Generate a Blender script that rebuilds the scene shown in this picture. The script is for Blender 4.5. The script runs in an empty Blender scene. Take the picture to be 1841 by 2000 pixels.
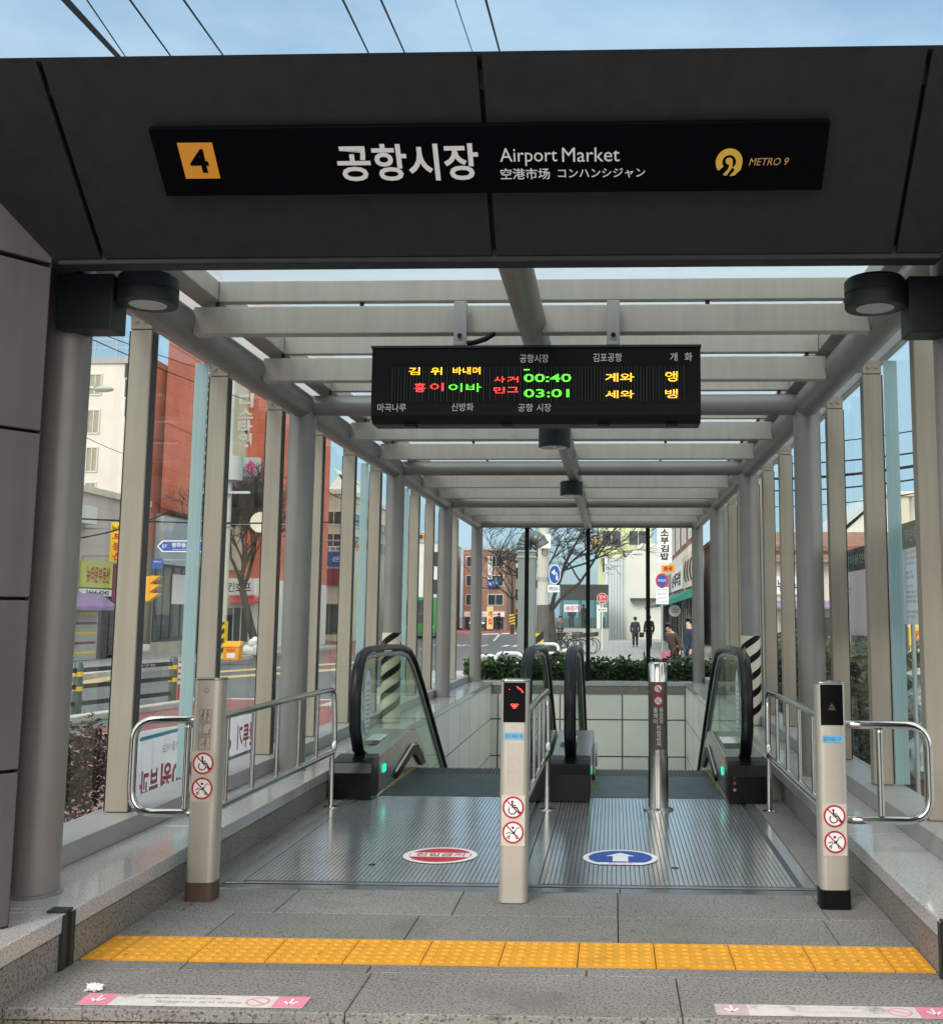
import bpy, math, random
from math import sin, cos, pi, radians as R
from mathutils import Vector as V, Matrix
random.seed(11)
S = bpy.context.scene
COL = S.collection

# ------------------------------------------------------------------ camera (calibrated on the photograph)
F_PX, PITCH, YAW, ROLL, CX, CY, CAM_H = 2129.4, .123, .0351, .0041, 1123.2, 937.9, 1.328
fwd = V((-sin(YAW)*cos(PITCH), cos(YAW)*cos(PITCH), sin(PITCH)))
rgt = V((cos(YAW), sin(YAW), 0))
upv = rgt.cross(fwd)
cxv = cos(ROLL)*rgt + sin(ROLL)*upv
cyv = -sin(ROLL)*rgt + cos(ROLL)*upv
cd = bpy.data.cameras.new('camera')
cam = bpy.data.objects.new('camera', cd); COL.objects.link(cam)
cam.matrix_world = Matrix(((cxv.x, cyv.x, -fwd.x, 0), (cxv.y, cyv.y, -fwd.y, 0), (cxv.z, cyv.z, -fwd.z, CAM_H), (0, 0, 0, 1)))
cd.sensor_fit = 'HORIZONTAL'; cd.sensor_width = 36
cd.lens = 36*F_PX/1841
cd.shift_x = (920.5-CX)/1841; cd.shift_y = -(1000-CY)/1841
cd.clip_start = .05; cd.clip_end = 3000
S.camera = cam

# ------------------------------------------------------------------ world, sun, exposure
SUN_EL, SUN_AZ = R(40), R(206)
w = bpy.data.worlds.new('World'); S.world = w; w.use_nodes = True
nt = w.node_tree; nt.nodes.clear()
sky = nt.nodes.new('ShaderNodeTexSky'); sky.sky_type = 'NISHITA'; sky.sun_disc = False
sky.sun_elevation = SUN_EL; sky.sun_rotation = SUN_AZ; sky.dust_density = 2.0; sky.ozone_density = 1.5
tc = nt.nodes.new('ShaderNodeTexCoord')
mp = nt.nodes.new('ShaderNodeMapping'); mp.inputs['Scale'].default_value = (1, 1, 2.6)
ns = nt.nodes.new('ShaderNodeTexNoise'); ns.inputs['Scale'].default_value = 2.2; ns.inputs['Detail'].default_value = 7; ns.inputs['Roughness'].default_value = .55
rp = nt.nodes.new('ShaderNodeValToRGB'); rp.color_ramp.elements[0].position = .36; rp.color_ramp.elements[0].color = (.42, .42, .42, 1)
rp.color_ramp.elements[1].position = .68; rp.color_ramp.elements[1].color = (.92, .92, .92, 1)
mx = nt.nodes.new('ShaderNodeMix'); mx.data_type = 'RGBA'; mx.inputs[7].default_value = (2.6, 4.1, 5.35, 1)
n2 = nt.nodes.new('ShaderNodeTexNoise'); n2.inputs['Scale'].default_value = 2.3; n2.inputs['Detail'].default_value = 9; n2.inputs['Roughness'].default_value = .58
r2 = nt.nodes.new('ShaderNodeValToRGB'); r2.color_ramp.elements[0].position = .46; r2.color_ramp.elements[1].position = .74; r2.color_ramp.elements[1].color = (.5, .5, .5, 1)
m2 = nt.nodes.new('ShaderNodeMix'); m2.data_type = 'RGBA'; m2.inputs[7].default_value = (5.2, 5.9, 6.5, 1)
bg = nt.nodes.new('ShaderNodeBackground'); bg.inputs['Strength'].default_value = .11
wo = nt.nodes.new('ShaderNodeOutputWorld')
L = nt.links.new
L(tc.outputs['Generated'], mp.inputs['Vector']); L(mp.outputs[0], ns.inputs['Vector']); L(ns.outputs['Fac'], rp.inputs[0])
L(rp.outputs[0], mx.inputs[0]); L(sky.outputs[0], mx.inputs[6])
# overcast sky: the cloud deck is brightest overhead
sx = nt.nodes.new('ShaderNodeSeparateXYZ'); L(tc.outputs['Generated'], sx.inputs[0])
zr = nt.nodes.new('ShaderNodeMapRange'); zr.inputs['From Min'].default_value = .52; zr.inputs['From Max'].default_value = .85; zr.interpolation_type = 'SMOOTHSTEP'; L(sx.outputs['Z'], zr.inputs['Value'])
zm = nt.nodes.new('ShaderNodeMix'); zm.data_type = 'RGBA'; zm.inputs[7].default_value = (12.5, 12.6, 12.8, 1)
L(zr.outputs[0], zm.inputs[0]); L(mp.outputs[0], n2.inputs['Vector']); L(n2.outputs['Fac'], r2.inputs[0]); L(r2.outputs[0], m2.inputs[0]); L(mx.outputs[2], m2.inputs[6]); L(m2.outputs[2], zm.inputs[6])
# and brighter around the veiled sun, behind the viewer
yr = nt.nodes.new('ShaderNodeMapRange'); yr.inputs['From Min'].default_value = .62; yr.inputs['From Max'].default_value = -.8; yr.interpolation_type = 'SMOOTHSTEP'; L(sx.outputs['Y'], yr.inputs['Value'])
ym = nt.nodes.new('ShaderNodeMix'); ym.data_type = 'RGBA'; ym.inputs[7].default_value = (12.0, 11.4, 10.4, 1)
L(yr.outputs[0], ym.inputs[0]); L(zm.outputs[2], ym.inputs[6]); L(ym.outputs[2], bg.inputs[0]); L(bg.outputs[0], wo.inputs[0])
sd = bpy.data.lights.new('sun', 'SUN'); sd.energy = 1.5; sd.angle = R(24); sd.color = (1, .95, .88)
so = bpy.data.objects.new('sun', sd); COL.objects.link(so)
sv = V((sin(SUN_AZ)*cos(SUN_EL), cos(SUN_AZ)*cos(SUN_EL), sin(SUN_EL)))
so.rotation_euler = sv.to_track_quat('Z', 'Y').to_euler(); so.location = sv*60
S.view_settings.view_transform = 'Standard'; S.view_settings.look = 'None'; S.view_settings.gamma = 1
S.view_settings.exposure = .6
cy = S.cycles
cy.use_denoising = True; cy.transparent_max_bounces = 32; cy.max_bounces = 10; cy.caustics_reflective = False; cy.caustics_refractive = False
cy.sample_clamp_indirect = 6

# ------------------------------------------------------------------ helpers
G = -.42                       # street level; the platform is z = 0
def at(u, v, Y=None, Z=None, X=None):
    """a point measured on the photograph, at a known distance, height or side"""
    a, b = u-CX, v-CY; c, s = cos(ROLL), sin(ROLL)
    x = (c*a+s*b)/F_PX; z = -(-s*a+c*b)/F_PX
    y, z = cos(PITCH)-z*sin(PITCH), sin(PITCH)+z*cos(PITCH)
    d = V((x*cos(YAW)-y*sin(YAW), x*sin(YAW)+y*cos(YAW), z))
    t = Y/d.y if Y is not None else ((Z-CAM_H)/d.z if Z is not None else X/d.x)
    return d*t+V((0, 0, CAM_H))

def origin_of(p):
    o = V((0, 0, 0))
    while p is not None:
        o += p.location; p = p.parent
    return o

class MB:
    def __init__(s): s.v = []; s.f = []
    def add(s, vs, fs):
        k = len(s.v); s.v += [V(q) for q in vs]; s.f += [[i+k for i in f] for f in fs]; return s
    def poly(s, pts): return s.add(pts, [list(range(len(pts)))])
    def box(s, x0, x1, y0, y1, z0, z1):
        return s.obox(V(((x0+x1)/2, (y0+y1)/2, (z0+z1)/2)), V((abs(x1-x0)/2, 0, 0)), V((0, abs(y1-y0)/2, 0)), V((0, 0, abs(z1-z0)/2)))
    def obox(s, c, a, b, d):
        c, a, b, d = V(c), V(a), V(b), V(d)
        if a.cross(b).dot(d) < 0: a = -a
        vs = [c-a-b-d, c+a-b-d, c+a+b-d, c-a+b-d, c-a-b+d, c+a-b+d, c+a+b+d, c-a+b+d]
        return s.add(vs, [(0, 3, 2, 1), (4, 5, 6, 7), (0, 1, 5, 4), (1, 2, 6, 5), (2, 3, 7, 6), (3, 0, 4, 7)])
    def bar(s, p, q, w, h=None, up=(0, 0, 1)):
        p, q = V(p), V(q); d = q-p; x = d.cross(V(up))
        if x.length < 1e-6: x = d.cross(V((0, 1, 0)))
        x.normalize(); z = x.cross(d).normalized()
        return s.obox((p+q)/2, d/2, x*w/2, z*(h or w)/2)
    def prism(s, pts, ext):
        pts = [V(p) for p in pts]; e = V(ext); n = len(pts)
        nrm = sum((pts[i].cross(pts[(i+1) % n]) for i in range(n)), V((0, 0, 0)))
        if nrm.dot(e) > 0: pts = pts[::-1]
        return s.add(pts+[p+e for p in pts], [list(range(n)), list(range(2*n-1, n-1, -1))]+[[i, i+n, (i+1) % n+n, (i+1) % n][::1] for i in range(n)])
    def cyl(s, p, q, r, r2=None, n=16, caps=True):
        return s.tube([p, q], r, n=n, caps=caps, rs=[r, r if r2 is None else r2])
    def tube(s, path, r, n=8, caps=True, rs=None, sx=None):
        P = [V(p) for p in path]; m = len(P); rs = rs or [r]*m
        T = [(P[min(i+1, m-1)]-P[max(i-1, 0)]).normalized() for i in range(m)]
        a = V((1, 0, 0)) if sx else V((0, 0, 1))
        if abs(T[0].dot(a)) > .95: a = V((0, 1, 0))
        x = (a-T[0]*a.dot(T[0])).normalized(); vs = []
        for i in range(m):
            x = (x-T[i]*x.dot(T[i])).normalized(); y = T[i].cross(x)
            k = sx if sx else 1
            vs += [P[i]+(x*cos(2*pi*j/n)*k+y*sin(2*pi*j/n))*rs[i] for j in range(n)]
        fs = [[i*n+j, i*n+(j+1) % n, (i+1)*n+(j+1) % n, (i+1)*n+j] for i in range(m-1) for j in range(n)]
        if caps: fs += [list(range(n-1, -1, -1)), [(m-1)*n+j for j in range(n)]]
        return s.add(vs, fs)
    def lathe(s, prof, c=(0, 0, 0), n=24):
        c = V(c); m = len(prof); vs = []
        for r, z in prof: vs += [c+V((r*cos(2*pi*j/n), r*sin(2*pi*j/n), z)) for j in range(n)]
        fs = [[i*n+j, i*n+(j+1) % n, (i+1)*n+(j+1) % n, (i+1)*n+j] for i in range(m-1) for j in range(n)]
        fs += [list(range(n-1, -1, -1)), [(m-1)*n+j for j in range(n)]]
        return s.add(vs, fs)
    def ball(s, c, r, n=10, m=7, sz=(1, 1, 1)):
        c = V(c); prof = [(sin(pi*i/m)*r+1e-4, -cos(pi*i/m)*r) for i in range(m+1)]; k = len(s.v)
        s.lathe(prof, (0, 0, 0), n)
        for q in s.v[k:]: q.x = q.x*sz[0]+c.x; q.y = q.y*sz[1]+c.y; q.z = q.z*sz[2]+c.z
        return s
    # flat work in a frame fr = (origin, xdir, ydir), lifted d along the normal
    def flat(s, fr, pts, d=0, t=0):
        o, x, y = fr; n = x.cross(y); P = [o+x*a+y*b+n*d for a, b in pts]
        return s.prism(P, n*t) if t else s.poly(P)
    def disc(s, fr, c, r, d=0, n=28, ry=None, t=0):
        return s.flat(fr, [(c[0]+r*cos(2*pi*i/n), c[1]+(ry or r)*sin(2*pi*i/n)) for i in range(n)], d, t)
    def ring(s, fr, c, r0, r1, d=0, n=32, a0=0, a1=2*pi, k=1):
        for i in range(n):
            a, b = a0+(a1-a0)*i/n, a0+(a1-a0)*(i+1)/n
            s.flat(fr, [(c[0]+r0*cos(a), c[1]+k*r0*sin(a)), (c[0]+r1*cos(a), c[1]+k*r1*sin(a)), (c[0]+r1*cos(b), c[1]+k*r1*sin(b)), (c[0]+r0*cos(b), c[1]+k*r0*sin(b))], d)
        return s
    def stroke(s, fr, pts, w, d=0):
        for p, q in zip(pts[:-1], pts[1:]):
            dx, dy = q[0]-p[0], q[1]-p[1]; l = math.hypot(dx, dy) or 1; nx, ny = -dy/l*w/2, dx/l*w/2
            ex, ey = dx/l*w*.25, dy/l*w*.25
            s.flat(fr, [(p[0]-nx-ex, p[1]-ny-ey), (q[0]-nx+ex, q[1]-ny+ey), (q[0]+nx+ex, q[1]+ny+ey), (p[0]+nx-ex, p[1]+ny-ey)], d)
        return s
    def rect(s, fr, x0, x1, y0, y1, d=0, t=0): return s.flat(fr, [(x0, y0), (x1, y0), (x1, y1), (x0, y1)], d, t)
    def build(s, name, m, parent=None, smooth=False, bevel=0, seg=2):
        me = bpy.data.meshes.new(name); o0 = origin_of(parent)
        me.from_pydata([tuple(q-o0) for q in s.v], [], s.f); me.update()
        if smooth:
            for p in me.polygons: p.use_smooth = True
            me.set_sharp_from_angle(angle=R(38))
        o = bpy.data.objects.new(name, me); COL.objects.link(o); o.parent = parent
        me.materials.append(m)
        if bevel:
            b = o.modifiers.new('bevel', 'BEVEL'); b.width = bevel; b.segments = seg; b.limit_method = 'ANGLE'; b.angle_limit = R(40)
        return o

def thing(name, label, cat, loc=(0, 0, 0), group=None):
    o = bpy.data.objects.new(name, None); COL.objects.link(o); o.location = V(loc); o.empty_display_size = .1
    return tag(o, label, cat, group)
def tag(o, label, cat, group=None):
    o['label'] = label; o['category'] = cat
    if group: o['group'] = group
    return o
def struct(o, kind='structure'): o['kind'] = kind; return o
def plabel(o, label): o['label'] = label; return o
def copy_tree(o, parent=None, loc=None, label=None, group=None, rz=None):
    c = o.copy(); COL.objects.link(c); c.parent = parent
    if loc is not None: c.location = V(loc)
    if rz is not None: c.rotation_euler = (0, 0, rz)
    if label: c['label'] = label
    if group: c['group'] = group
    for ch in list(o.children): copy_tree(ch, c)
    return c
def frame(o, x, y): return (V(o), V(x).normalized(), V(y).normalized())
XZ = lambda x, y, z: (V((x, y, z)), V((1, 0, 0)), V((0, 0, 1)))       # faces the viewer
XY = lambda x, y, z: (V((x, y, z)), V((1, 0, 0)), V((0, 1, 0)))       # lies on the ground
FX = lambda x, y, z: (V((x, y, z)), V((0, 1, 0)), V((0, 0, 1)))       # faces +x (the street side of the left row)
FN = lambda x, y, z: (V((x, y, z)), V((0, -1, 0)), V((0, 0, 1)))      # faces -x

_tc = {}
def glyphs(body, bold):
    k = (body, bold)
    if k not in _tc:
        c = bpy.data.curves.new('t', 'FONT'); c.body = body; c.resolution_u = 3; c.offset = bold; c.fill_mode = 'FRONT'
        o = bpy.data.objects.new('t', c); me = o.to_mesh()
        _tc[k] = ([v.co.copy() for v in me.vertices], [list(p.vertices) for p in me.polygons])
        o.to_mesh_clear(); bpy.data.objects.remove(o); bpy.data.curves.remove(c)
    return _tc[k]
def text(fr, body, m, parent, w=None, h=None, c=(0, 0), d=.003, bold=0, name='lettering', slant=0, mb=None, mirror=False):
    vs, fs = glyphs(body, bold)
    if not vs: return None
    x0, x1 = min(v.x for v in vs), max(v.x for v in vs); y0, y1 = min(v.y for v in vs), max(v.y for v in vs)
    kx = (w/(x1-x0)) if w else None; ky = (h/(y1-y0)) if h else None
    kx = kx or ky; ky = ky or kx
    if mirror: kx = -kx
    o, x, y = fr; n = x.cross(y); B = mb or MB()
    P = []
    for v in vs:
        a, b = (v.x-(x0+x1)/2)*kx, (v.y-(y0+y1)/2)*ky
        P.append(o+x*(c[0]+a+slant*b)+y*(c[1]+b)+n*d)
    nz = [f for f in fs]
    # every letter faces the viewer of its frame
    if fs:
        f = fs[0]; q = [P[i] for i in f]; nn = sum((q[i].cross(q[(i+1) % len(q)]) for i in range(len(q))), V((0, 0, 0)))
        if nn.dot(n) < 0: nz = [g[::-1] for g in fs]
    B.add(P, nz)
    return B if mb else B.build(name, m, parent)
def column_text(fr, body, m, parent, w, h, c=(0, 0), d=.003, bold=.01, name='lettering', gap=.12, mb=None):
    """letters one under another"""
    n = len(body); ch = h/n; B = mb or MB()
    for i, t in enumerate(body): text(fr, t, m, None, w, ch*(1-gap), (c[0], c[1]+h/2-ch*(i+.5)), d, bold, mb=B)
    return B if mb else B.build(name, m, parent)

# ------------------------------------------------------------------ materials
def mat(name, col, rough=.6, metal=0, var=0, vscale=3, bump=0, bscale=40, speck=None, sscale=350, streak=0, emit=None, spec=None, stain=None, coat=0, island=0, coord='Object', blots=0):
    m = bpy.data.materials.new(name); m.use_nodes = True; t = m.node_tree; N = t.nodes.new; K = t.links.new
    p = t.nodes['Principled BSDF']; p.inputs['Roughness'].default_value = rough; p.inputs['Metallic'].default_value = metal
    if spec is not None: p.inputs['Specular IOR Level'].default_value = spec
    if coat: p.inputs['Coat Weight'].default_value = coat; p.inputs['Coat Roughness'].default_value = .06
    p.inputs['Base Color'].default_value = (*col, 1)
    g = N('ShaderNodeTexCoord').outputs[coord]; cur = None
    def mixc(fac, a, b, mode='MIX'):
        x = N('ShaderNodeMix'); x.data_type = 'RGBA'; x.blend_type = mode
        if isinstance(fac, float): x.inputs[0].default_value = fac
        else: K(fac, x.inputs[0])
        for i, q in ((6, a), (7, b)):
            if isinstance(q, tuple): x.inputs[i].default_value = (*q, 1)
            else: K(q, x.inputs[i])
        return x.outputs[2]
    def noise(sc, det=4, r=.6, vec=None):
        n = N('ShaderNodeTexNoise'); n.inputs['Scale'].default_value = sc; n.inputs['Detail'].default_value = det; n.inputs['Roughness'].default_value = r
        K(vec or g, n.inputs['Vector']); return n.outputs['Fac']
    def ramp(src, a, b, ca=(0, 0, 0), cb=(1, 1, 1)):
        r = N('ShaderNodeValToRGB'); e = r.color_ramp.elements; e[0].position = a; e[1].position = b; e[0].color = (*ca, 1); e[1].color = (*cb, 1); K(src, r.inputs[0]); return r.outputs[0]
    cur = tuple(col)
    if speck:
        for i, (c2, lo, hi) in enumerate(speck):
            cur = mixc(ramp(noise(sscale*(1+.37*i), 2, .5), lo, hi), cur, tuple(c2))
    if island:
        gi = N('ShaderNodeNewGeometry').outputs['Random Per Island']
        cur = mixc(ramp(gi, 0, 1, (1-island,)*3, (1+island*.4,)*3), cur, cur) if False else mixc(1.0, cur, ramp(gi, 0, 1, (1-island,)*3, (1, 1, 1)), 'MULTIPLY')
    if var:
        cur = mixc(1.0, cur, ramp(noise(vscale), .3, .7, (1-var,)*3, (1, 1, 1)), 'MULTIPLY')
    if streak:                      # faint vertical rain runs
        mpn = N('ShaderNodeMapping'); mpn.inputs['Scale'].default_value = (16, 16, .7); K(g, mpn.inputs['Vector'])
        cur = mixc(1.0, cur, ramp(noise(1.0, 5, .6, mpn.outputs[0]), .42, .7, (1, 1, 1), (1-streak,)*3), 'MULTIPLY')
    if blots:
        cur = mixc(1.0, cur, ramp(noise(blots, 2, .4), .70, .74, (1, 1, 1), (.62, .61, .59)), 'MULTIPLY')
    if stain:
        c2, sc, lo, hi = stain
        cur = mixc(ramp(noise(sc, 6, .65), lo, hi), cur, tuple(c2))
    if not isinstance(cur, tuple): K(cur, p.inputs['Base Color'])
    if bump:
        b = N('ShaderNodeBump'); b.inputs['Strength'].default_value = bump; b.inputs['Distance'].default_value = .01
        K(noise(bscale, 3), b.inputs['Height']); K(b.outputs[0], p.inputs['Normal'])
    if var and rough < .5:
        mr = N('ShaderNodeMapRange'); mr.inputs['To Min'].default_value = rough*.75; mr.inputs['To Max'].default_value = rough*1.5
        K(noise(vscale*2.3, 5), mr.inputs['Value']); K(mr.outputs[0], p.inputs['Roughness'])
    if emit:
        p.inputs['Emission Color'].default_value = (*emit[0], 1); p.inputs['Emission Strength'].default_value = emit[1]
    m['mix'] = 1
    return m
def joints(m, w, h, mortar=.006, col=(.03, .03, .03), offset=0, axes='XZ', rot=0, bumpd=.004):
    """cut tile joints (colour and groove) into a material"""
    t = m.node_tree; N = t.nodes.new; K = t.links.new; p = t.nodes['Principled BSDF']
    g = N('ShaderNodeTexCoord').outputs['Object']; sp = N('ShaderNodeSeparateXYZ'); K(g, sp.inputs[0]); cb = N('ShaderNodeCombineXYZ')
    K(sp.outputs[axes[0]], cb.inputs[0]); K(sp.outputs[axes[1]], cb.inputs[1])
    b = N('ShaderNodeTexBrick'); b.offset = offset; b.inputs['Scale'].default_value = 1; b.inputs['Brick Width'].default_value = w; b.inputs['Row Height'].default_value = h
    b.inputs['Mortar Size'].default_value = mortar; b.inputs['Mortar Smooth'].default_value = .1; b.inputs['Bias'].default_value = 0
    b.inputs['Color1'].default_value = (1, 1, 1, 1); b.inputs['Color2'].default_value = (.86, .86, .86, 1); b.inputs['Mortar'].default_value = (0, 0, 0, 1)
    K(cb.outputs[0], b.inputs['Vector'])
    x = N('ShaderNodeMix'); x.data_type = 'RGBA'; x.blend_type = 'MULTIPLY'; x.inputs[0].default_value = .8
    src = p.inputs['Base Color'].links
    if src: K(src[0].from_socket, x.inputs[6])
    else: x.inputs[6].default_value = p.inputs['Base Color'].default_value
    K(b.outputs['Color'], x.inputs[7])
    y = N('ShaderNodeMix'); y.data_type = 'RGBA'; K(b.outputs['Fac'], y.inputs[0]); K(x.outputs[2], y.inputs[6]); y.inputs[7].default_value = (*col, 1)
    K(y.outputs[2], p.inputs['Base Color'])
    return m
def glass(name, tint, refl=.5, rough=0.0, diffuse=0, dcol=(.8, .85, .88)):
    m = bpy.data.materials.new(name); m.use_nodes = True; t = m.node_tree; t.nodes.clear(); N = t.nodes.new; K = t.links.new
    o = N('ShaderNodeOutputMaterial'); tr = N('ShaderNodeBsdfTransparent'); tr.inputs[0].default_value = (*tint, 1)
    gl = N('ShaderNodeBsdfGlossy'); gl.inputs['Roughness'].default_value = rough; gl.inputs[0].default_value = (1, 1, 1, 1)
    fr = N('ShaderNodeLayerWeight'); fr.inputs['Blend'].default_value = .3
    mu = N('ShaderNodeMath'); mu.operation = 'MULTIPLY'; mu.inputs[1].default_value = refl; K(fr.outputs['Fresnel'], mu.inputs[0])
    mx = N('ShaderNodeMixShader'); K(mu.outputs[0], mx.inputs[0]); K(tr.outputs[0], mx.inputs[1]); K(gl.outputs[0], mx.inputs[2])
    last = mx.outputs[0]
    if diffuse:
        tl = N('ShaderNodeBsdfTranslucent'); tl.inputs[0].default_value = (*dcol, 1); df = N('ShaderNodeBsdfDiffuse'); df.inputs[0].default_value = (*dcol, 1)
        a = N('ShaderNodeMixShader'); a.inputs[0].default_value = .5; K(tl.outputs[0], a.inputs[1]); K(df.outputs[0], a.inputs[2])
        b = N('ShaderNodeMixShader'); b.inputs[0].default_value = diffuse; K(last, b.inputs[1]); K(a.outputs[0], b.inputs[2]); last = b.outputs[0]
    K(last, o.inputs[0]); return m

M = {}
M['fascia'] = mat('dark_panel', (.0195, .0205, .0235), .5, 0, spec=.16, var=.14, vscale=.9, streak=.22, bump=.02, bscale=9)
M['legpanel'] = mat('leg_panel', (.105, .097, .100), .45, .1, spec=.3, var=.2, streak=.15, vscale=1.6)
M['gap'] = mat('joint_black', (.006, .006, .007), .8)
M['tube'] = mat('tube_grey', (.235, .228, .222), .36, .2, var=.14, vscale=2.5)
M['beam'] = mat('beam_cream', (.47, .445, .40), .45, .05, var=.14, vscale=1.8, streak=.12, stain=((.34, .315, .28), 1.1, .58, .82))
M['post'] = mat('post_beige', (.345, .305, .255), .42, .05, var=.12, streak=.15, vscale=1.5)
M['sidestrip'] = mat('strip_grey', (.055, .057, .06), .5); M['sill'] = mat('sill_grey', (.36, .35, .35), .35, .2, var=.12)
M['glass'] = glass('clear_glass', (.93, .975, .965), .13)
M['roofglass'] = glass('roof_glass', (.84, .91, .93), .25, .02, .34, (.9, .93, .95))
M['fin'] = glass('frosted_edge', (.5, .64, .68), .15, .1, .8, (.58, .73, .76))
M['escglass'] = glass('balustrade_glass', (.80, .88, .82), .3)
M['ledge'] = mat('polished_granite', (.47, .475, .48), .10, 0, speck=[((.27, .275, .285), .50, .62), ((.60, .61, .62), .58, .68)], sscale=120, var=.14, vscale=1.3)
M['facing'] = mat('rough_granite', (.24, .225, .205), .75, 0, speck=[((.09, .085, .08), .52, .62), ((.38, .36, .33), .58, .68)], sscale=85, var=.25, vscale=1.7, bump=.25, bscale=160)
M['slab'] = mat('flamed_granite', (.255, .25, .24), .8, 0, speck=[((.085, .085, .083), .53, .62), ((.36, .36, .35), .58, .68)], sscale=95, var=.28, vscale=1.1, bump=.2, bscale=220, island=.18, blots=9, stain=((.115, .11, .10), 1.7, .56, .76))
M['riser'] = mat('step_riser', (.30, .235, .16), .85, 0, speck=[((.10, .075, .05), .50, .58), ((.50, .42, .31), .56, .64)], sscale=80, var=.3, vscale=2, bump=.3, bscale=150, stain=((.30, .13, .045), 1.4, .66, .76))
M['steelfloor'] = mat('ribbed_steel', (.68, .71, .73), .16, .78, var=.16, vscale=1.5, stain=((.46, .49, .52), 2.1, .58, .75))
M['rubberfloor'] = mat('groove_dark', (.085, .092, .097), .5, .3); M['steelplain'] = mat('plain_steel', (.40, .44, .47), .17, .85, var=.2, vscale=2)
M['comb'] = mat('comb_plate', (.115, .15, .155), .38, .55, var=.2)
M['step'] = mat('step_grey', (.07, .072, .075), .5, .4)
M['wire'] = mat('wire_black', (.012, .012, .013), .7, spec=.1); M['yellowtile'] = mat('tactile_yellow', (.72, .34, .02), .65, 0, var=.16, vscale=6, bump=.1, bscale=120, island=.10, blots=16, stain=((.42, .22, .04), 4, .58, .80))
M['chrome'] = mat('chrome', (.60, .59, .575), .13, 1, var=.1)
M['satin'] = mat('satin_steel', (.53, .50, .45), .38, .55, var=.06, vscale=5)
M['brown'] = mat('brown_base', (.115, .075, .06), .4, .3, var=.25, vscale=9)
M['rubber'] = mat('black_rubber', (.007, .008, .011), .33, 0, spec=.3)
M['black'] = mat('black_plastic', (.008, .008, .009), .4, spec=.15)
M['blackgloss'] = mat('black_gloss', (.003, .003, .004), .12, 0, spec=.2)
M['charcoal'] = mat('charcoal_metal', (.026, .037, .039), .45, .1, spec=.3, var=.2, vscale=6)
M['lens'] = mat('lamp_lens', (.42, .48, .47), .25)
M['signblack'] = mat('sign_black', (.002, .002, .003), .6, spec=.02)
M['signwhite'] = mat('sign_white', (.62, .62, .63), .6)
M['orange'] = mat('exit_orange', (.62, .25, .012), .6)
M['gold'] = mat('logo_gold', (.58, .38, .04), .55)
M['metro'] = mat('logo_orange', (.45, .27, .09), .55)
M['white'] = mat('white_paint', (.80, .80, .80), .5, var=.06)
M['paper'] = mat('paper_white', (.80, .80, .82), .7)
M['red'] = mat('sign_red', (.60, .012, .03), .5)
M['darkred'] = mat('ring_red', (.42, .012, .035), .5)
M['blue'] = mat('sign_blue', (.012, .07, .36), .5)
M['skyblue'] = mat('label_blue', (.13, .40, .62), .5)
M['pink'] = mat('sticker_pink', (.76, .26, .36), .6, var=.2, vscale=14)
M['wornwhite'] = mat('sticker_white', (.66, .63, .61), .7, var=.15, vscale=20, stain=((.22, .21, .21), 7, .56, .68))
M['fadedpink'] = mat('sticker_faded', (.58, .44, .47), .75, var=.25, vscale=22)
M['ink'] = mat('ink_black', (.02, .02, .022), .6)
M['greyink'] = mat('ink_grey', (.20, .18, .155), .6)
M['paleink'] = mat('ink_pale', (.47, .43, .37), .5)
M['led_o'] = mat('led_orange', (.3, .12, 0), .5, emit=((1, .42, .02), 2.8))
M['led_r'] = mat('led_red', (.3, .02, .02), .5, emit=((1, .05, .04), 2.4))
M['led_g'] = mat('led_green', (.05, .3, .02), .5, emit=((.12, 1, .05), 2.0))
M['mint'] = mat('indicator_green', (.0, .4, .2), .4, emit=((.02, .75, .42), 1.0))
M['ledpanel'] = mat('led_panel', (.008, .011, .012), .6, spec=.1)
M['tilewall'] = joints(mat('pit_tile', (.82, .83, .78), .35, 0, var=.12, vscale=1.2), 1.05, .605, .011, (.05, .05, .045), 0, 'XZ')
M['tileside'] = joints(mat('pit_tile_side', (.82, .82, .76), .3, 0, var=.12, vscale=1.2), 1.05, .605, .009, (.05, .05, .045), 0, 'YZ')
M['asphalt'] = mat('asphalt', (.115, .12, .128), .85, 0, speck=[((.06, .06, .065), .5, .65)], sscale=60, var=.22, vscale=.25, bump=.15, bscale=60)
M['redroad'] = mat('red_road', (.24, .075, .075), .85, 0, var=.22, vscale=.8, speck=[((.16, .05, .05), .5, .65)], sscale=60)
M['pinkpave'] = joints(mat('pink_pavers', (.34, .15, .155), .85, 0, var=.25, vscale=2), .22, .11, .006, (.12, .07, .07), .5, 'XY')
M['pave'] = joints(mat('pavers', (.40, .40, .395), .85, 0, var=.22, vscale=.6), .6, .3, .01, (.16, .16, .155), .5, 'XY')
M['kerb'] = mat('kerb_stone', (.52, .50, .46), .8, 0, var=.25, vscale=2)
M['roadwhite'] = mat('road_white', (.62, .62, .60), .8, var=.25, vscale=3)
M['roadyellow'] = mat('road_yellow', (.48, .37, .18), .8, var=.25, vscale=3)
M['bark'] = mat('bark', (.055, .047, .042), .9, 0, var=.4, vscale=8, bump=.4, bscale=30)
M['twig'] = mat('twig', (.032, .028, .026), .9)
def leafmat(name, a, b):
    m = mat(name, a, .62, spec=.25); t = m.node_tree; N = t.nodes.new
    gi = N('ShaderNodeNewGeometry').outputs['Random Per Island']; r = N('ShaderNodeValToRGB'); e = r.color_ramp.elements
    e[0].color = (*a, 1); e[1].color = (*b, 1); t.links.new(gi, r.inputs[0]); t.links.new(r.outputs[0], t.nodes['Principled BSDF'].inputs['Base Color']); return m
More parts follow.
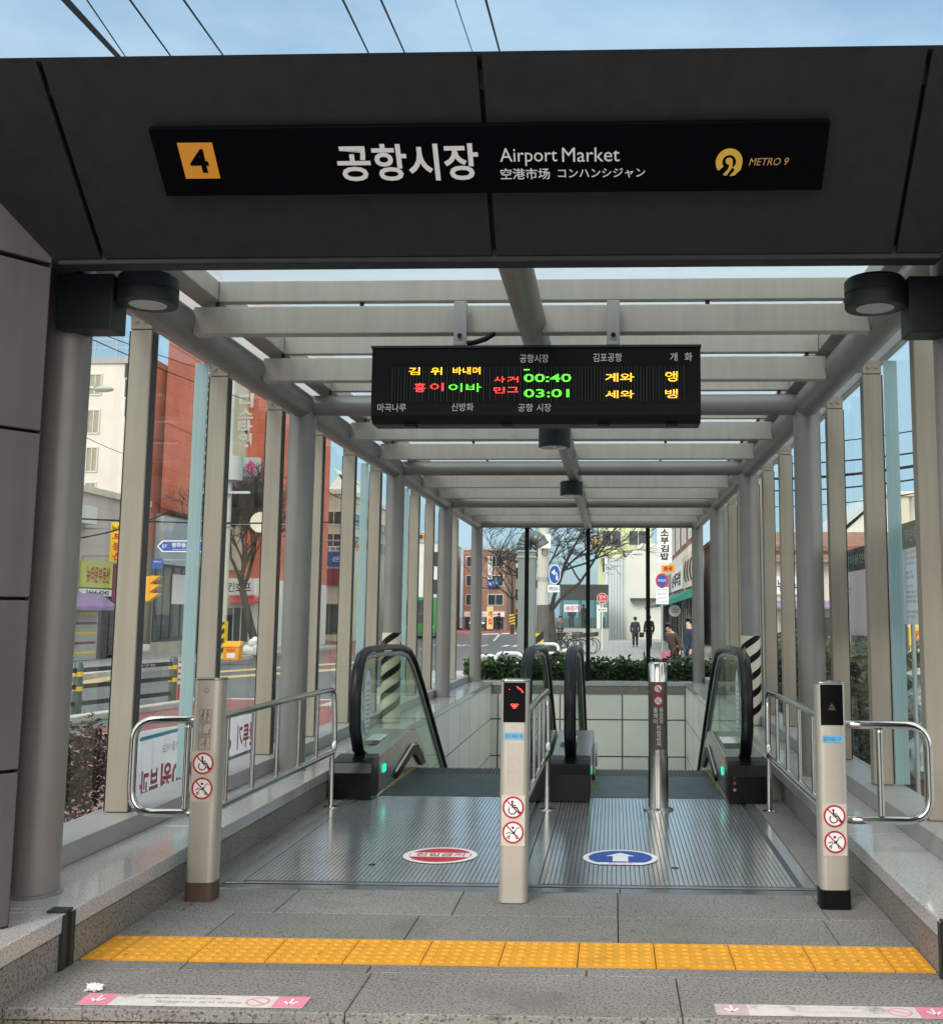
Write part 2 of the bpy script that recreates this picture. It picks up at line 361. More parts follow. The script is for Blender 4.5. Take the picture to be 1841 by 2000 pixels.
M['hedge'] = leafmat('hedge_leaf', (.012, .035, .010), (.075, .125, .030))
M['olive'] = leafmat('olive_leaf', (.05, .06, .025), (.17, .17, .075))
M['purple'] = leafmat('purple_leaf', (.012, .007, .006), (.075, .036, .028))
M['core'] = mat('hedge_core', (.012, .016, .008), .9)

# ================================================================== SETTING
PX0, PX1, PY0, PY1 = -2.78, 1.90, 8.16, 19.0       # the shelter footprint that is dug out
g = MB(); xs = [-260, PX0, PX1, 260]; ys = [-60, PY0, PY1, 700]
for i in range(3):
    for j in range(3):
        if not (i == 1 and j == 1): g.poly([(xs[i], ys[j], G), (xs[i+1], ys[j], G), (xs[i+1], ys[j+1], G), (xs[i], ys[j+1], G)])
struct(g.build('ground', M['asphalt']))
# raised platform of granite slabs, with the steps in front
pb = MB(); pb.box(PX0, PX1, 3.86, PY0, G+.02, -.03)
struct(pb.build('platform_base', M['gap']))
sl = MB(); gp = .002
def slabs(y0, y1, joints_x, z0=-.04, z1=0):
    for a, b in zip(joints_x[:-1], joints_x[1:]): sl.box(a+gp, b-gp, y0+gp, y1-gp, z0, z1)
slabs(3.815, 4.235, [-2.07, -.90, .23, 1.22])
slabs(4.235, 4.33, [-2.07, -1.63, -.92, -.10, .79, 1.22])
slabs(4.648, 5.03, [-2.07, -1.69, -.86, .02, .92, 1.22])
slabs(5.03, 5.45, [-2.07, -1.94, -1.52, -.72, .02, .95, 1.22])
# strips of stone beside the steel floor
slabs(5.45, 6.9, [-2.07, -1.94]); slabs(6.9, 8.2, [-2.07, -1.94]); slabs(5.45, 6.6, [1.0, 1.22]); slabs(6.6, 8.2, [1.0, 1.22])
struct(sl.build('platform_paving', M['slab'], bevel=.003, seg=1))
rs = MB(); rs.box(-2.07, 1.22, 3.825, 3.85, -.155, -.043); rs.box(PX0, PX1, 3.45, 3.815, -.30, -.16)
struct(rs.build('front_step', M['riser'], bevel=.006))
fp = MB(); fp.box(-9, 9, -6, 3.44, G+.004, -.30)
struct(fp.build('front_pavement', M['pave']))

# steel floor plates, two leaves, long grooves
for x0, x1, y1 in ((-1.935, -.463, 8.2), (-.457, .995, 8.2)):
    fl = MB(); struct(MB().box(x0, x1, 5.60, y1, -.035, -.0088).build('floor_groove', M['rubberfloor'])); fl.box(x0, x0+.083, 5.60, y1, -.0084, 0); fl.box(x1-.06, x1, 5.60, y1, -.0084, 0)
    n = int((x1-x0-.16)/.024)
    for i in range(n):
        a = x0+.09+i*.024
        fl.box(a, a+.0203, 5.62, y1-.01, -.010, 0)
    struct(fl.build('floor_plate', M['steelfloor']))
th = MB(); th.box(-1.935, .03, 5.452, 5.535, -.035, .001); th.box(.034, .995, 5.452, 5.535, -.035, .001); th.box(-1.935, .995, 5.566, 5.598, -.035, .001)
struct(th.build('shutter_threshold', M['steelplain'], bevel=.002, seg=1))
sg = MB(); sg.box(-1.935, .995, 5.535, 5.566, -.05, -.03)
struct(sg.build('shutter_groove', M['gap']))

# yellow tactile strip: every tile with its studs
tp = thing('tactile_paving', 'yellow studded tactile paving strip across the entrance floor', 'tactile paving', (-.42, 4.49, 0))
tx = [-2.06, -1.79, -1.49, -1.19, -.89, -.59, -.2895, .0105, .3105, .6105, .9105, 1.21]
tx = [-2.06, -1.938]+[-1.938+.3*i for i in range(1, 11)]+[1.215]
for a, b in zip(tx[:-1], tx[1:]):
    if b-a < .02: continue
    t = MB(); t.box(a+.002, b-.002, 4.342, 4.641, -.03, .002)
    nx = max(1, int(round((b-a)/.05)))
    for i in range(nx):
        for j in range(6):
            c = V((a+(b-a)*(i+.5)/nx, 4.342+.3*(j+.5)/6, .002))
            if not a+.02 < c.x < b-.018: continue
            t.lathe([(.0165, 0), (.015, .003), (.009, .005)], c, 10)
    t.build('tile', M['yellowtile'], tp)

# granite ledge walls on both sides and the retaining wall of the pit
def ledge(x_in, sgn, label):
    x_out = PX0 if sgn < 0 else PX1
    w = thing('granite_ledge', label, 'ledge wall', (x_in, 3.4, G), 'granite ledges along the shelter')
    edges = [2.6, 4.2, 4.26, 5.9, 7.5, 9.1, 10.7, 12.3, 13.9, 15.5, 17.1, 18.7]
    c = MB()
    for a, b in zip(edges[:-1], edges[1:]): c.box(x_in-sgn*.008, x_out, a+.002, b-.002, .135, .205)
    c.build('coping', M['ledge'], w, bevel=.006)
    f = MB()
    for a, b in zip(edges[:-1], edges[1:]):
        if a < 9: f.box(x_in, x_out-sgn*.03, a+.0025, b-.0025, G, .131)
    f.build('facing', M['facing'], w, bevel=.004, seg=1)
    t = MB(); t.box(x_in, x_in+sgn*.12, 9.10, 18.7, -6.2, .13)
    t.build('tiled_wall', M['tileside'], w)
    b = MB(); b.box(x_in+sgn*.12, x_out-sgn*.03, 9.1, 18.7, G-.2, .131); b.build('core', M['facing'], w)
    # black shutter guide channel let into the wall
    s = MB()
    s.box(x_in-sgn*.014, x_in+sgn*.002, 4.185, 4.215, .001, .199); s.box(x_in-sgn*.014, x_in+sgn*.002, 4.25, 4.28, .001, .199); s.box(x_in-sgn*.012, x_in+sgn*.06, 4.20, 4.26, .206, .214)
    s.build('shutter_guide', M['charcoal'], w)
    s = MB(); s.box(x_in-sgn*.009, x_in+sgn*.002, 4.215, 4.25, .001, .203); s.build('guide_slot', M['gap'], w)
    return w
ledge(-2.07, -1, 'granite ledge wall on the left, topped by polished coping under the tall posts')
ledge(1.22, 1, 'granite ledge wall on the right, topped by polished coping beside the black-base bollard')
ew = thing('retaining_wall', 'pale tiled wall closing the far end of the escalator pit', 'wall', (.15, 18.7, G))
e = MB(); e.box(-2.19, 1.34, 18.7, 18.95, -6.2, .0); e.build('tiled_face', M['tilewall'], ew)
e = MB(); e.box(-2.78, 1.90, 18.68, 19.0, .14, .215); e.build('coping', M['ledge'], ew, bevel=.005)
e = MB(); e.box(-2.78, 1.90, 18.69, 18.99, .0, .136); e.build('band', M['facing'], ew)
struct(MB().box(PX0, PX1, 9.0, 19.0, -6.4, -6.2).build('pit_floor', M['step']))

# ================================================================== SHELTER
sh = thing('station_shelter', 'steel and glass canopy over the escalators with a dark panelled portal front', 'shelter', (-.42, 4, 0))
TL, TR, TZ, TRD = -2.335, 1.43, 2.885, .098
KY = lambda k: 5.66+1.178*k
# portal: sloped fascia panels
b0, b1 = V((0, 4.0, 2.683)), V((0, 3.462, 3.203))
sdir = (b1-b0).normalized(); fn = V((1, 0, 0)).cross(sdir).normalized()   # outward
FL = (b1-b0).length
def fpt(x, s, d=0): return V((x, b0.y, b0.z))+sdir*s+fn*d
def fpanel(pts, name='fascia_panel', m=None):
    MB().prism([fpt(x, s) for x, s in pts], fn*-.04).build(name, m or M['fascia'], sh, bevel=.004)
cl, cr = -2.165, 1.252
mk = .118/.222                                             # mitre slope in the fascia plane
fpanel([(cl+.004, 0), (-1.975, 0), (-1.975, FL), (cl-FL*mk-.004, FL)])
fpanel([(-1.959, 0), (-.461, 0), (-.461, FL), (-1.959, FL)])
fpanel([(-.445, 0), (1.047, 0), (1.047, FL), (-.445, FL)])
fpanel([(1.063, 0), (cr-.004, 0), (cr+FL*mk, FL), (1.063, FL)])
MB().prism([fpt(cl, 0, -.045), fpt(cr, 0, -.045), fpt(cr+FL*mk, FL-.01, -.045), fpt(cl-FL*mk, FL-.01, -.045)], fn*-.02).build('joint_backing', M['gap'], sh)
# top flashing and the roof behind it
f = MB(); f.prism([fpt(cl-FL*mk, FL, .0), fpt(cr+FL*mk, FL, .0), fpt(cr+FL*mk, FL+.012, .0), fpt(cl-FL*mk, FL+.012, .0)], (0, .12, 0)); f.build('top_flashing', M['fascia'], sh)
f = MB(); f.prism([(cl-.39, 3.53, 3.19), (cl-.39, 4.75, 3.16), (cl-.39, 4.75, 3.128), (cl-.39, 3.56, 3.13)], (cr-cl+.78, 0, 0)); f.build('top_cladding', M['fascia'], sh)
# portal legs: splayed panels
ld = V((-.58, -.81, 0)).normalized()
def leg(x0, m):
    d = V((ld.x*m, ld.y, 0)); n = V((-d.y*m, d.x*m, 0)); zs = [.206, .756, 1.379, 2.006, 2.655]
    n = V((.81*m, -.58, 0))
    c = V((x0, 4.0, 0)); LW = FL*mk/.583
    e = c+d*LW; MB().prism([e+V((0, .004, .207)), V((e.x, 4.75, .207)), V((e.x, 4.75, 3.18)), e+V((0, .004, 3.21))], (-m*.03, 0, 0)).build('leg_side', M['legpanel'], sh)
    for a, b in zip(zs[:-1], zs[1:]):
        MB().prism([c+V((0, 0, a+.006)), c+d*LW+V((0, 0, a+.006)), c+d*LW+V((0, 0, b-.006)), c+V((0, 0, b-.006))], n*-.04).build('leg_panel', M['legpanel'], sh, bevel=.004)
    # gusset between the top seam and the mitre
    s = .52
    MB().prism([c+V((0, 0, 2.668)), c+d*LW+V((0, 0, 2.668)), c+d*LW+V((0, 0, 2.70+LW*.76)), c+V((0, 0, 2.70))], n*-.04).build('leg_panel', M['legpanel'], sh, bevel=.003)
    MB().prism([c+n*-.045+V((0, 0, .207)), c+d*LW+n*-.045+V((0, 0, .207)), c+d*LW+n*-.045+V((0, 0, 3.2)), c+n*-.045+V((0, 0, 2.66))], n*-.02).build('joint_backing', M['gap'], sh)
    MB().prism([c+V((0, 0, .207)), c+n*-.04+V((0, 0, .207)), c+n*-.04+V((-m*.34, .40, .207)), c+V((-.10*m, .14, .207))], (0, 0, 2.47)).build('leg_return', M['legpanel'], sh)
leg(cl, 1); leg(cr, -1)
# header under the fascia
h = MB(); h.box(cl+.02, cr-.02, 4.005, 4.09, 2.662, 2.72); h.build('header', M['fascia'], sh, bevel=.006)
# side tubes, ridge tube, columns, beams
for x in (TL, TR): MB().cyl((x, 4.15, TZ), (x, 18.72, TZ), TRD, n=28).build('side_tube', M['tube'], sh, smooth=True)
MB().cyl((-.435, 4.12, 2.872), (-.435, 18.72, 2.872), .078, n=28).build('ridge_tube', M['tube'], sh, smooth=True)
for x in (TL, TR):
    for k in (-1, 2, 5, 8, 11):
        y = KY(k) if k < 11 else 18.62
        c = MB().cyl((x, y, .206), (x, y, TZ-.02), .098, n=32)
        c.lathe([(.112, 0), (.112, .008), (.1, .012)], (x, y, .206), 32)
        c.build('column', M['tube'], sh, smooth=True)
for k in range(-1, 12):
    y = KY(k) if k < 11 else 18.62
    if k in (2, 5, 8, 11): MB().cyl((TL+.06, y, TZ), (TR-.06, y, TZ), .078, n=24).build('cross_beam', M['tube'], sh, smooth=True)
    elif k >= 0: MB().box(TL+.085, TR-.085, y-.04, y+.04, 2.812, 2.962).build('cross_beam', M['beam'], sh, bevel=.005)
    if k >= 0:
        MB().box(-2.12, 1.30, y-.03, y+.03, 2.992, 3.106).build('glazing_bar', M['beam'], sh, bevel=.004)
        for x in (TL+.20, -1.35, .5, TR-.2): MB().cyl((x, y, 2.955), (x, y, 2.995), .012, n=8).build('bar_stud', M['charcoal'], sh)
for x0, x1 in ((-2.26, -2.122), (1.302, 1.40)):
    MB().box(x0, x1, 4.2, 18.75, 3.0, 3.106).build('edge_bar', M['beam'], sh, bevel=.004)
for k in range(-1, 11):
    a = KY(k); b = KY(k+1) if k < 10 else 18.7
    MB().box(-2.76, -.44, a+.006, b-.006, 3.112, 3.126).build('roof_pane', M['roofglass'], sh)
    MB().box(-.43, 1.88, a+.006, b-.006, 3.112, 3.126).build('roof_pane', M['roofglass'], sh)
# glazing posts with bracket plates, side panes, sill rails, frosted pane edges
for side, (x0, x1, xg, xb) in ((-1, (-2.632, -2.512, -2.662, TL-.06)), (1, (1.592, 1.712, 1.742, TR+.06))):
    for k in range(0, 11):
        y = KY(k)+.06
        p = MB().box(x0, x1, y, y+.085, .305, 2.865).build('glazing_post', M['post'], sh, bevel=.005)
        q = MB(); q.box(x0, x1, y-.004, y+.03, 2.868, 2.955); q.box(min(x1 if side < 0 else xb, xb), max(x0 if side > 0 else xb, xb), y+.03, y+.06, 2.885, 2.935)
        for i in (0, 1): q.cyl((x0+.035+i*.05, y-.004, 2.91), (x0+.035+i*.05, y-.013, 2.91), .011, n=10)
        q.build('post_bracket', M['post'], sh, bevel=.002, seg=1)
        r = MB(); r.box(x0-.007 if side < 0 else x1, x0 if side < 0 else x1+.007, y+.004, y+.065, .31, 2.86); r.build('post_gasket', M['gap'], sh)
        if side < 0: MB().box(x1, x1+.004, y+.014, y+.078, .31, 2.86).build('post_side_strip', M['sidestrip'], sh)  # thin dark grey strip over the inner face of the left posts
    for k in range(-1, 11):
        a = KY(k)+.06+.045; b = KY(k+1)+.06+.035 if k < 10 else 18.6
        MB().box(xg-.006, xg+.006, a+.004, b-.004, .305, 2.97).build('side_pane', M['glass'], sh)
    for k in ((1, 5, 7, 10) if side < 0 else (1, 6)):
        y = KY(k)+.06
        xa, xb2 = (x0-.095, x0-.012) if side < 0 else (x1+.012, x1+.095)
        MB().box(xa, xb2, y-.012, y, .31, 2.95).build('pane_edge', M['fin'], sh)
    xi = -2.44 if side < 0 else 1.52
    s = MB(); s.box(xi, -2.70 if side < 0 else 1.78, 4.56, 18.6, .206, .302); s.build('sill_rail', M['sill'], sh, bevel=.004)
    s = MB(); s.box(xg-.03, xg+.03, 4.2, 18.6, 2.972, 3.03); s.build('head_rail', M['sill'], sh)
# end glazing with dark posts
for u in (1028, 1148, 1265):
    x = at(u, 1150, Y=18.75).x
    MB().box(x-.035, x+.035, 18.72, 18.80, .216, 2.86).build('end_post', M['black'], sh)
ex = [-2.17]+[at(u, 1150, Y=18.75).x for u in (1028, 1148, 1265)]+[1.32]
for a, b in zip(ex[:-1], ex[1:]): MB().box(a+.04, b-.04, 18.755, 18.765, .216, 2.86).build('end_pane', M['glass'], sh)
# column wrap with black and cream warning stripes
def wrap(x, y, z0, z1, r, lab):
    c = MB(); n = 40; H = z1-z0
    for i in range(n):
        a, b = 2*pi*i/n, 2*pi*(i+1)/n
        c.poly([(x+r*cos(a), y+r*sin(a), z0), (x+r*cos(b), y+r*sin(b), z0), (x+r*cos(b), y+r*sin(b), z1), (x+r*cos(a), y+r*sin(a), z1)])
    o = c.build('warning_wrap', M['cream'], sh, smooth=True)
    k = 5; st = H/k; rr = r+.002; m = 20
    for j in range(k):
        s = MB()
        zb = z0+st*j
        for i in range(m):
            a, b = -pi+pi*i/m, -pi+pi*(i+1)/m
            za, zc = zb-.02+st*.95*i/m*1.25, zb-.02+st*.95*(i+1)/m*1.25
            f = lambda q: min(max(q, z0), z1)
            s.poly([(x+rr*cos(a), y+rr*sin(a), f(za)), (x+rr*cos(b), y+rr*sin(b), f(zc)), (x+rr*cos(b), y+rr*sin(b), f(zc+st*.42)), (x+rr*cos(a), y+rr*sin(a), f(za+st*.42))])
        s.build('stripe', M['black'], o)
M['cream'] = mat('cream_vinyl', (.66, .60, .50), .5, var=.1)
wrap(TL, KY(5), .215, at(760, 1236, Y=KY(5)-.1).z, .102, '')
wrap(TR, KY(5), .215, at(1465, 1242, Y=KY(5)-.1).z, .102, '')

# ================================================================== STATION SIGN
sg0 = thing('station_sign', 'black station name board with white Korean lettering on the dark fascia', 'sign', fpt(-.44, .39, .04))
SO = fpt(0, 0, .042); SF = (SO, V((1, 0, 0)), sdir)
MB().rect(SF, -1.632, .746, .272, .522, -.03, .03).build('board', M['signblack'], sg0, bevel=.002)
o = MB().rect(SF, -1.541, -1.416, .341, .473, .0025, .002).build('exit_plate', M['orange'], sg0)
text(SF, '4', M['signblack'], o, .066, .088, (-1.478, .407), .006, .02, 'digit')
text(SF, '공항시장', M['signwhite'], sg0, .505, .137, (-.730, .393), .003, .022)
text(SF, 'Airport', M['signwhite'], sg0, .203, .066, (-.299, .408), .003, 0); text(SF, 'Market', M['signwhite'], sg0, .203, .052, (-.079, .4145), .003, 0)
text(SF, '空港市场', M['signwhite'], sg0, .176, .042, (-.314, .346), .003, .008)
text(SF, 'コンハンシジャン', M['signwhite'], sg0, .31, .036, (-.042, .346), .003, .008)
lo = MB(); C9 = (.408, .382)
lo.ring(SF, C9, .024, .047, .003, 40, -.3*pi, 1.22*pi, 1.06)
lo.disc(SF, (C9[0], C9[1]+.004), .0125, .0035)
lo.flat(SF, [(C9[0]+.047, C9[1]-.002), (C9[0]+.043, C9[1]-.028), (C9[0]+.022, C9[1]-.05), (C9[0]+.004, C9[1]-.052), (C9[0]+.022, C9[1]-.03), (C9[0]+.025, C9[1]-.004)], .0032)
lo.flat(SF, [(C9[0]+.0125, C9[1]+.004), (C9[0]+.013, C9[1]-.02), (C9[0]-.006, C9[1]-.05), (C9[0]-.02, C9[1]-.047), (C9[0]-.002, C9[1]-.026), (C9[0]+.002, C9[1]-.006)], .0034)
lo.build('logo', M['gold'], sg0)
text(SF, 'METRO 9', M['metro'], sg0, .135, .027, (.548, .382), .003, .0, slant=.22)

# ================================================================== LED DISPLAY
ld0 = thing('departure_display', 'black hanging departure display with orange, red and green dot letters', 'display', (-.4, 5.6, 2.5))
d = MB(); d.prism([(-1.252, 5.50, 2.700), (-1.252, 5.50, 2.345), (-1.252, 5.545, 2.305), (-1.252, 5.68, 2.305), (-1.252, 5.68, 2.700)], (1.70, 0, 0)); d.build('housing', M['black'], ld0, bevel=.006)
d = MB(); d.box(-1.256, .452, 5.494, 5.688, 2.700, 2.712); d.build('top_trim', M['charcoal'], ld0)
LF = XZ(0, 5.498, 0)
def lp(u, v): p = at(u, v, Y=5.497); return (p.x, p.z)
a, b = lp(762, 785), lp(1338, 714)
d = MB(); d.rect(LF, a[0], b[0], a[1], b[1], .0015); d.build('screen', M['ledpanel'], ld0)
gm = MB(); nx = 96
for i in range(nx): q = a[0]+(b[0]-a[0])*(i+.5)/nx; gm.rect(LF, q-.0022, q+.0022, a[1], b[1], .0022)
M['grid'] = mat('led_grid', (.05, .058, .06), .5)
gm.build('pixel_grid', M['grid'], ld0)
pm = MB(); q = a[0]+.005
while q < b[0]: pm.rect(LF, q-.0012, q+.0012, a[1], b[1], .0042); q += .0105
q = a[1]+.005
while q < b[1]: pm.rect(LF, a[0], b[0], q-.0010, q+.0010, .0044); q += .0105
pm.build('pixel_mask', M['ledpanel'], ld0)
for body, u, v, ww, hh in (('공항시장', 1043, 700, 56, 17), ('김포공항', 1186, 698, 56, 17), ('개', 1315, 697, 14, 17), ('화', 1344, 697, 15, 17), ('마곡나루', 765, 796, 56, 16), ('신방화', 903, 795, 43, 16), ('공항', 1026, 796, 29, 16), ('시장', 1062, 796, 28, 16)):
    text(LF, body, M['signwhite'], ld0, ww*.00264, hh*.00264, lp(u, v), .003, .004)
def ledtext(body, m, u, v, ww, hh):
    text(LF, body, m, ld0, ww*.00264, hh*.00264, lp(u, v), .003, .010, 'led_text')
for row in (('김', 'led_o', 809, 725, 22, 15), ('위', 'led_o', 852, 725, 22, 15), ('바내며', 'led_o', 911, 724, 54, 14), ('흥', 'led_r', 820, 757, 22, 18), ('이', 'led_r', 853, 756, 26, 16), ('이바', 'led_g', 908, 757, 64, 16),
            ('사', 'led_r', 975, 741, 22, 12), ('거', 'led_r', 1001, 741, 22, 12), ('민', 'led_r', 975, 762, 22, 12), ('그', 'led_r', 1001, 761, 22, 10), ('00:40', 'led_g', 1069, 738, 92, 16), ('03:01', 'led_g', 1067, 768, 88, 16), ('—', 'led_g', 1028, 722, 12, 2),
            ('게와', 'led_o', 1210, 737, 56, 17), ('세와', 'led_o', 1210, 770, 56, 15), ('앵', 'led_o', 1311, 735, 24, 20), ('뱅', 'led_o', 1311, 769, 24, 18)):
    ledtext(row[0], M[row[1]], *row[2:])
for x in (-.802, .0):
    q = MB(); q.box(x-.034, x+.034, 5.545, 5.575, 2.712, 2.965); q.box(x-.03, x+.03, 5.50, 5.545, 2.712, 2.73)
    o = q.build('hanger', M['sill'], ld0, bevel=.004)
    MB().cyl((x, 5.545, 2.775), (x, 5.532, 2.775), .013, n=8).build('bolt', M['chrome'], o)
q = MB().tube([(-.765, 5.56, 2.74), (-.72, 5.56, 2.745), (-.67, 5.57, 2.765), (-.63, 5.6, 2.80)], .014, 8); q.build('cable', M['black'], ld0, smooth=True)
q = MB()
for x in (-1.05, -.55, -.05, .3): q.box(x-.03, x+.03, 5.53, 5.6, 2.292, 2.305)
q.build('latch', M['black'], ld0)

# ================================================================== LAMPS
def wall_lamp(x, m, y, z, lab):
    t = thing('wall_lamp', lab, 'lamp', (x-m*.30, y, z), 'round lamps on the front columns')
    MB().box(x-m*.12, x-m*.355, y-.07, y+.07, z-.18, z+.055).build('junction_box', M['charcoal'], t, bevel=.006)
    MB().cyl((x-m*.13, y, z), (x-m*.06, y, z), .035, n=14).build('arm', M['charcoal'], t, smooth=True)
    MB().lathe([(.118, -.062), (.122, -.055), (.122, -.008), (.117, -.006), (.117, .0), (.122, .002), (.122, .05), (.112, .062)], (x, y, z), 36).build('lamp_head', M['charcoal'], t, smooth=True)
    MB().lathe([(.072, -.0635), (.078, -.0615)], (x, y, z), 28).build('lens', M['lens'], t)
    MB().tube([(x-m*.29, y, z+.05), (x-m*.30, y, z+.10), (x-m*.33, y+.02, z+.14)], .016, 8).build('conduit', M['charcoal'], t, smooth=True)
wall_lamp(-1.957, 1, 4.40, 2.678, 'round charcoal lamp with junction box on the left front column')
wall_lamp(1.075, -1, 4.40, 2.645, 'round charcoal lamp with junction box at the right front column')
for y, lab in ((8.5, 'round downlight under the ridge tube just behind the departure display'), (12.0, 'round downlight farther along the ridge tube, smaller in view')):
    t = thing('ceiling_lamp', lab, 'lamp', (-.46, y, 2.8), 'downlights under the ridge tube')
    MB().lathe([(.118, 0), (.125, .004), (.125, .15), (.11, .16)], (-.465, y, 2.64), 32).build('housing', M['charcoal'], t, smooth=True)
    MB().lathe([(.10, -.002), (.104, -.0005)], (-.465, y, 2.64), 28).build('lens', M['lens'], t)
    q = MB()
    for a in range(8): q.bar((-.465+.02*cos(a*pi/4), y+.02*sin(a*pi/4), 2.637), (-.465+.1*cos(a*pi/4), y+.1*sin(a*pi/4), 2.637), .005)
    q.build('guard', M['chrome'], t)

# ================================================================== BOLLARDS
def prohibition(parent, fr, c, r, kind):
    pl_ = MB().disc(fr, c, r*.97, .002); o = pl_.build('sticker', M['paper'], parent)
    p = MB(); x, y = c
    if kind == 'chair':
        p.disc(fr, (x-.10*r, y+.52*r), .11*r, .0034, 12); p.stroke(fr, [(x-.10*r, y+.40*r), (x-.06*r, y+.02*r), (x+.30*r, y+.0*r), (x+.62*r, y-.48*r), (x+.72*r, y-.46*r)], .13*r, .0034)
        p.stroke(fr, [(x-.06*r, y+.20*r), (x+.22*r, y+.18*r)], .09*r, .0034); p.ring(fr, (x-.08*r, y-.26*r), .30*r, .40*r, .0034, 20, .75*pi, 1.95*pi)
    else:
        p.disc(fr, (x-.02*r, y+.42*r), .12*r, .0034, 12); p.flat(fr, [(x-.2*r, y-.1*r), (x+.12*r, y-.18*r), (x+.28*r, y+.2*r), (x+.05*r, y+.06*r)], .0034)
        p.stroke(fr, [(x+.1*r, y-.05*r), (x+.34*r, y+.35*r), (x+.52*r, y+.45*r), (x+.6*r, y+.32*r)], .06*r, .0034); p.stroke(fr, [(x-.62*r, y-.12*r), (x-.25*r, y+.02*r)], .08*r, .0034)
        p.stroke(fr, [(x-.2*r, y-.1*r), (x-.42*r, y-.42*r)], .06*r, .0034); p.stroke(fr, [(x+.1*r, y-.15*r), (x+.34*r, y-.42*r)], .06*r, .0034)
        for q in (-.42, .36): p.ring(fr, (x+q*r, y-.46*r), .07*r, .14*r, .0034, 14)
    p.build('pictogram', M['ink'], o)
    q = MB().ring(fr, c, r*.84, r, .004, 36); k = .64*r
    q.stroke(fr, [(x-k, y+k), (x+k, y-k)], .12*r, .003); q.build('prohibition_ring', M['darkred'], o)
def bollard(x, y, label, kind):
    t = thing('bollard', label, 'bollard', (x, y, 0), 'metal bollards across the entrance')
    H = 1.02; hw, hd = .066, .058
    def rr(hw, hd, r, n=6):
        pts = []
        for cx_, cy_, a0 in ((hw-r, hd-r, 0), (-hw+r, hd-r, pi/2), (-hw+r, -hd+r, pi), (hw-r, -hd+r, 1.5*pi)):
            pts += [(cx_+r*cos(a0+pi/2*i/n), cy_+r*sin(a0+pi/2*i/n)) for i in range(n+1)]
        return pts
    sec = [V((x+a, y+b, .0)) for a, b in rr(hw, hd, .03)]
    MB().prism([p+V((0, 0, .004)) for p in sec], (0, 0, H-.012)).build('shaft', M['satin'], t, smooth=True)
    cap = [V((x+a, y+b, H-.008)) for a, b in rr(hw+.002, hd+.002, .03)]
    MB().prism(cap, (0, 0, .010)).build('cap', M['steelplain'], t, bevel=.003)
    fr = XZ(x, y-hd-.0008, 0); w = .044
    if kind == 'plain':
        bs = [V((x+a, y+b, .0)) for a, b in rr(hw+.003, hd+.003, .03)]
        MB().prism(bs, (0, 0, .085)).build('base_sleeve', M['brown'], t, smooth=True)
        for zc, f in ((.850, 0), (.785, 1), (.720, 2)):
            p = MB(); s = .027
            for k in range(4):
                c0 = [(-s, -s), (s, -s), (s, s), (-s, s), (-s, -s)]
                p.stroke(fr, [(c0[k][0], zc+c0[k][1]), (c0[k+1][0], zc+c0[k+1][1])], .0022, .0012)
            if f == 0:
                for q in (-.010, .010): p.disc(fr, (q, zc+.019), .005, .0012, 10); p.stroke(fr, [(q, zc+.012), (q-.004, zc-.022)], .008, .0012); p.stroke(fr, [(q, zc+.008), (q+(.012 if q > 0 else -.012), zc-.008)], .004, .0012)
            elif f == 1:
                p.disc(fr, (-.010, zc+.018), .005, .0012, 10); p.stroke(fr, [(-.010, zc+.010), (-.014, zc-.022), (.020, zc-.022), (.022, zc)], .004, .0012)
            else:
                p.stroke(fr, [(.006, zc+.022), (.004, zc-.02)], .006, .0012); p.stroke(fr, [(.004, zc+.006), (-.016, zc-.01)], .004, .0012)
            p.build('engraved_pictogram', M['greyink'], t)
        for zc in (.8175, .7525): 
            text(fr, '손잡이를 꼭', M['greyink'], t, .056, .006, (0, zc), .0012)
        l = MB(); l.ring(fr, (0, .965), .008, .011, .0012, 18); l.build('engraved_logo', M['greyink'], t)
        zs = (.585, .485)
    else:
        MB().rect(fr, -.052, .052, H-.196, H-.010, -.002, .004).build('display_panel', M['blackgloss'], t, bevel=.002)
        if kind == 'red':
            p = MB()
            for a, b in ((-.018, .0), (-.010, .002), (-.002, .0), (.006, .002), (.014, .0)): p.rect(fr, a, a+.006, .905+b, .909+b, .0035)
            p.rect(fr, -.012, .014, .896, .903, .0035); p.rect(fr, -.006, .008, .889, .893, .0035)
            for a, b in ((.012, .986), (.016, .980), (.022, .977), (.028, .974), (.033, .967), (.036, .962)): p.rect(fr, a, a+.005, b, b+.006, .0035)
            p.rect(fr, -.026, -.023, .976, .979, .0035)
            p.build('led_signal', M['led_r'], t)
        else:
            p = MB()
            for i in range(6):
                for j in range(-i, i+1): p.rect(fr, j*.0032-.0008, j*.0032+.0008, .925-i*.006, .9265-i*.006, .0035)
            p.build('led_signal', M['paleink'], t)
        o = MB().rect(fr, -.047, .047, .745, .777, .002).build('number_label', M['skyblue'], t)
        text(fr, 'E/S NO.18' if kind == 'red' else 'E/S NO.17', M['blue'], o, .078, .016, (0, .761), .003, .006)
        for zc in (.690, .625, .565):
            p = MB(); s = .026
            c0 = [(-s, -s), (s, -s), (s, s), (-s, s), (-s, -s)]
            for k in range(4): p.stroke(fr, [(c0[k][0], zc+c0[k][1]), (c0[k+1][0], zc+c0[k+1][1])], .0018, .0012)
            p.stroke(fr, [(-.01, zc+.012), (-.004, zc-.012), (.012, zc-.014)], .003, .0012); p.disc(fr, (.004, zc+.012), .004, .0012, 8)
            p.build('engraved_pictogram', M['paleink'], t)
        l = MB(); l.ring(fr, (0, .800), .006, .009, .0012, 18); l.build('engraved_logo', M['paleink'], t)
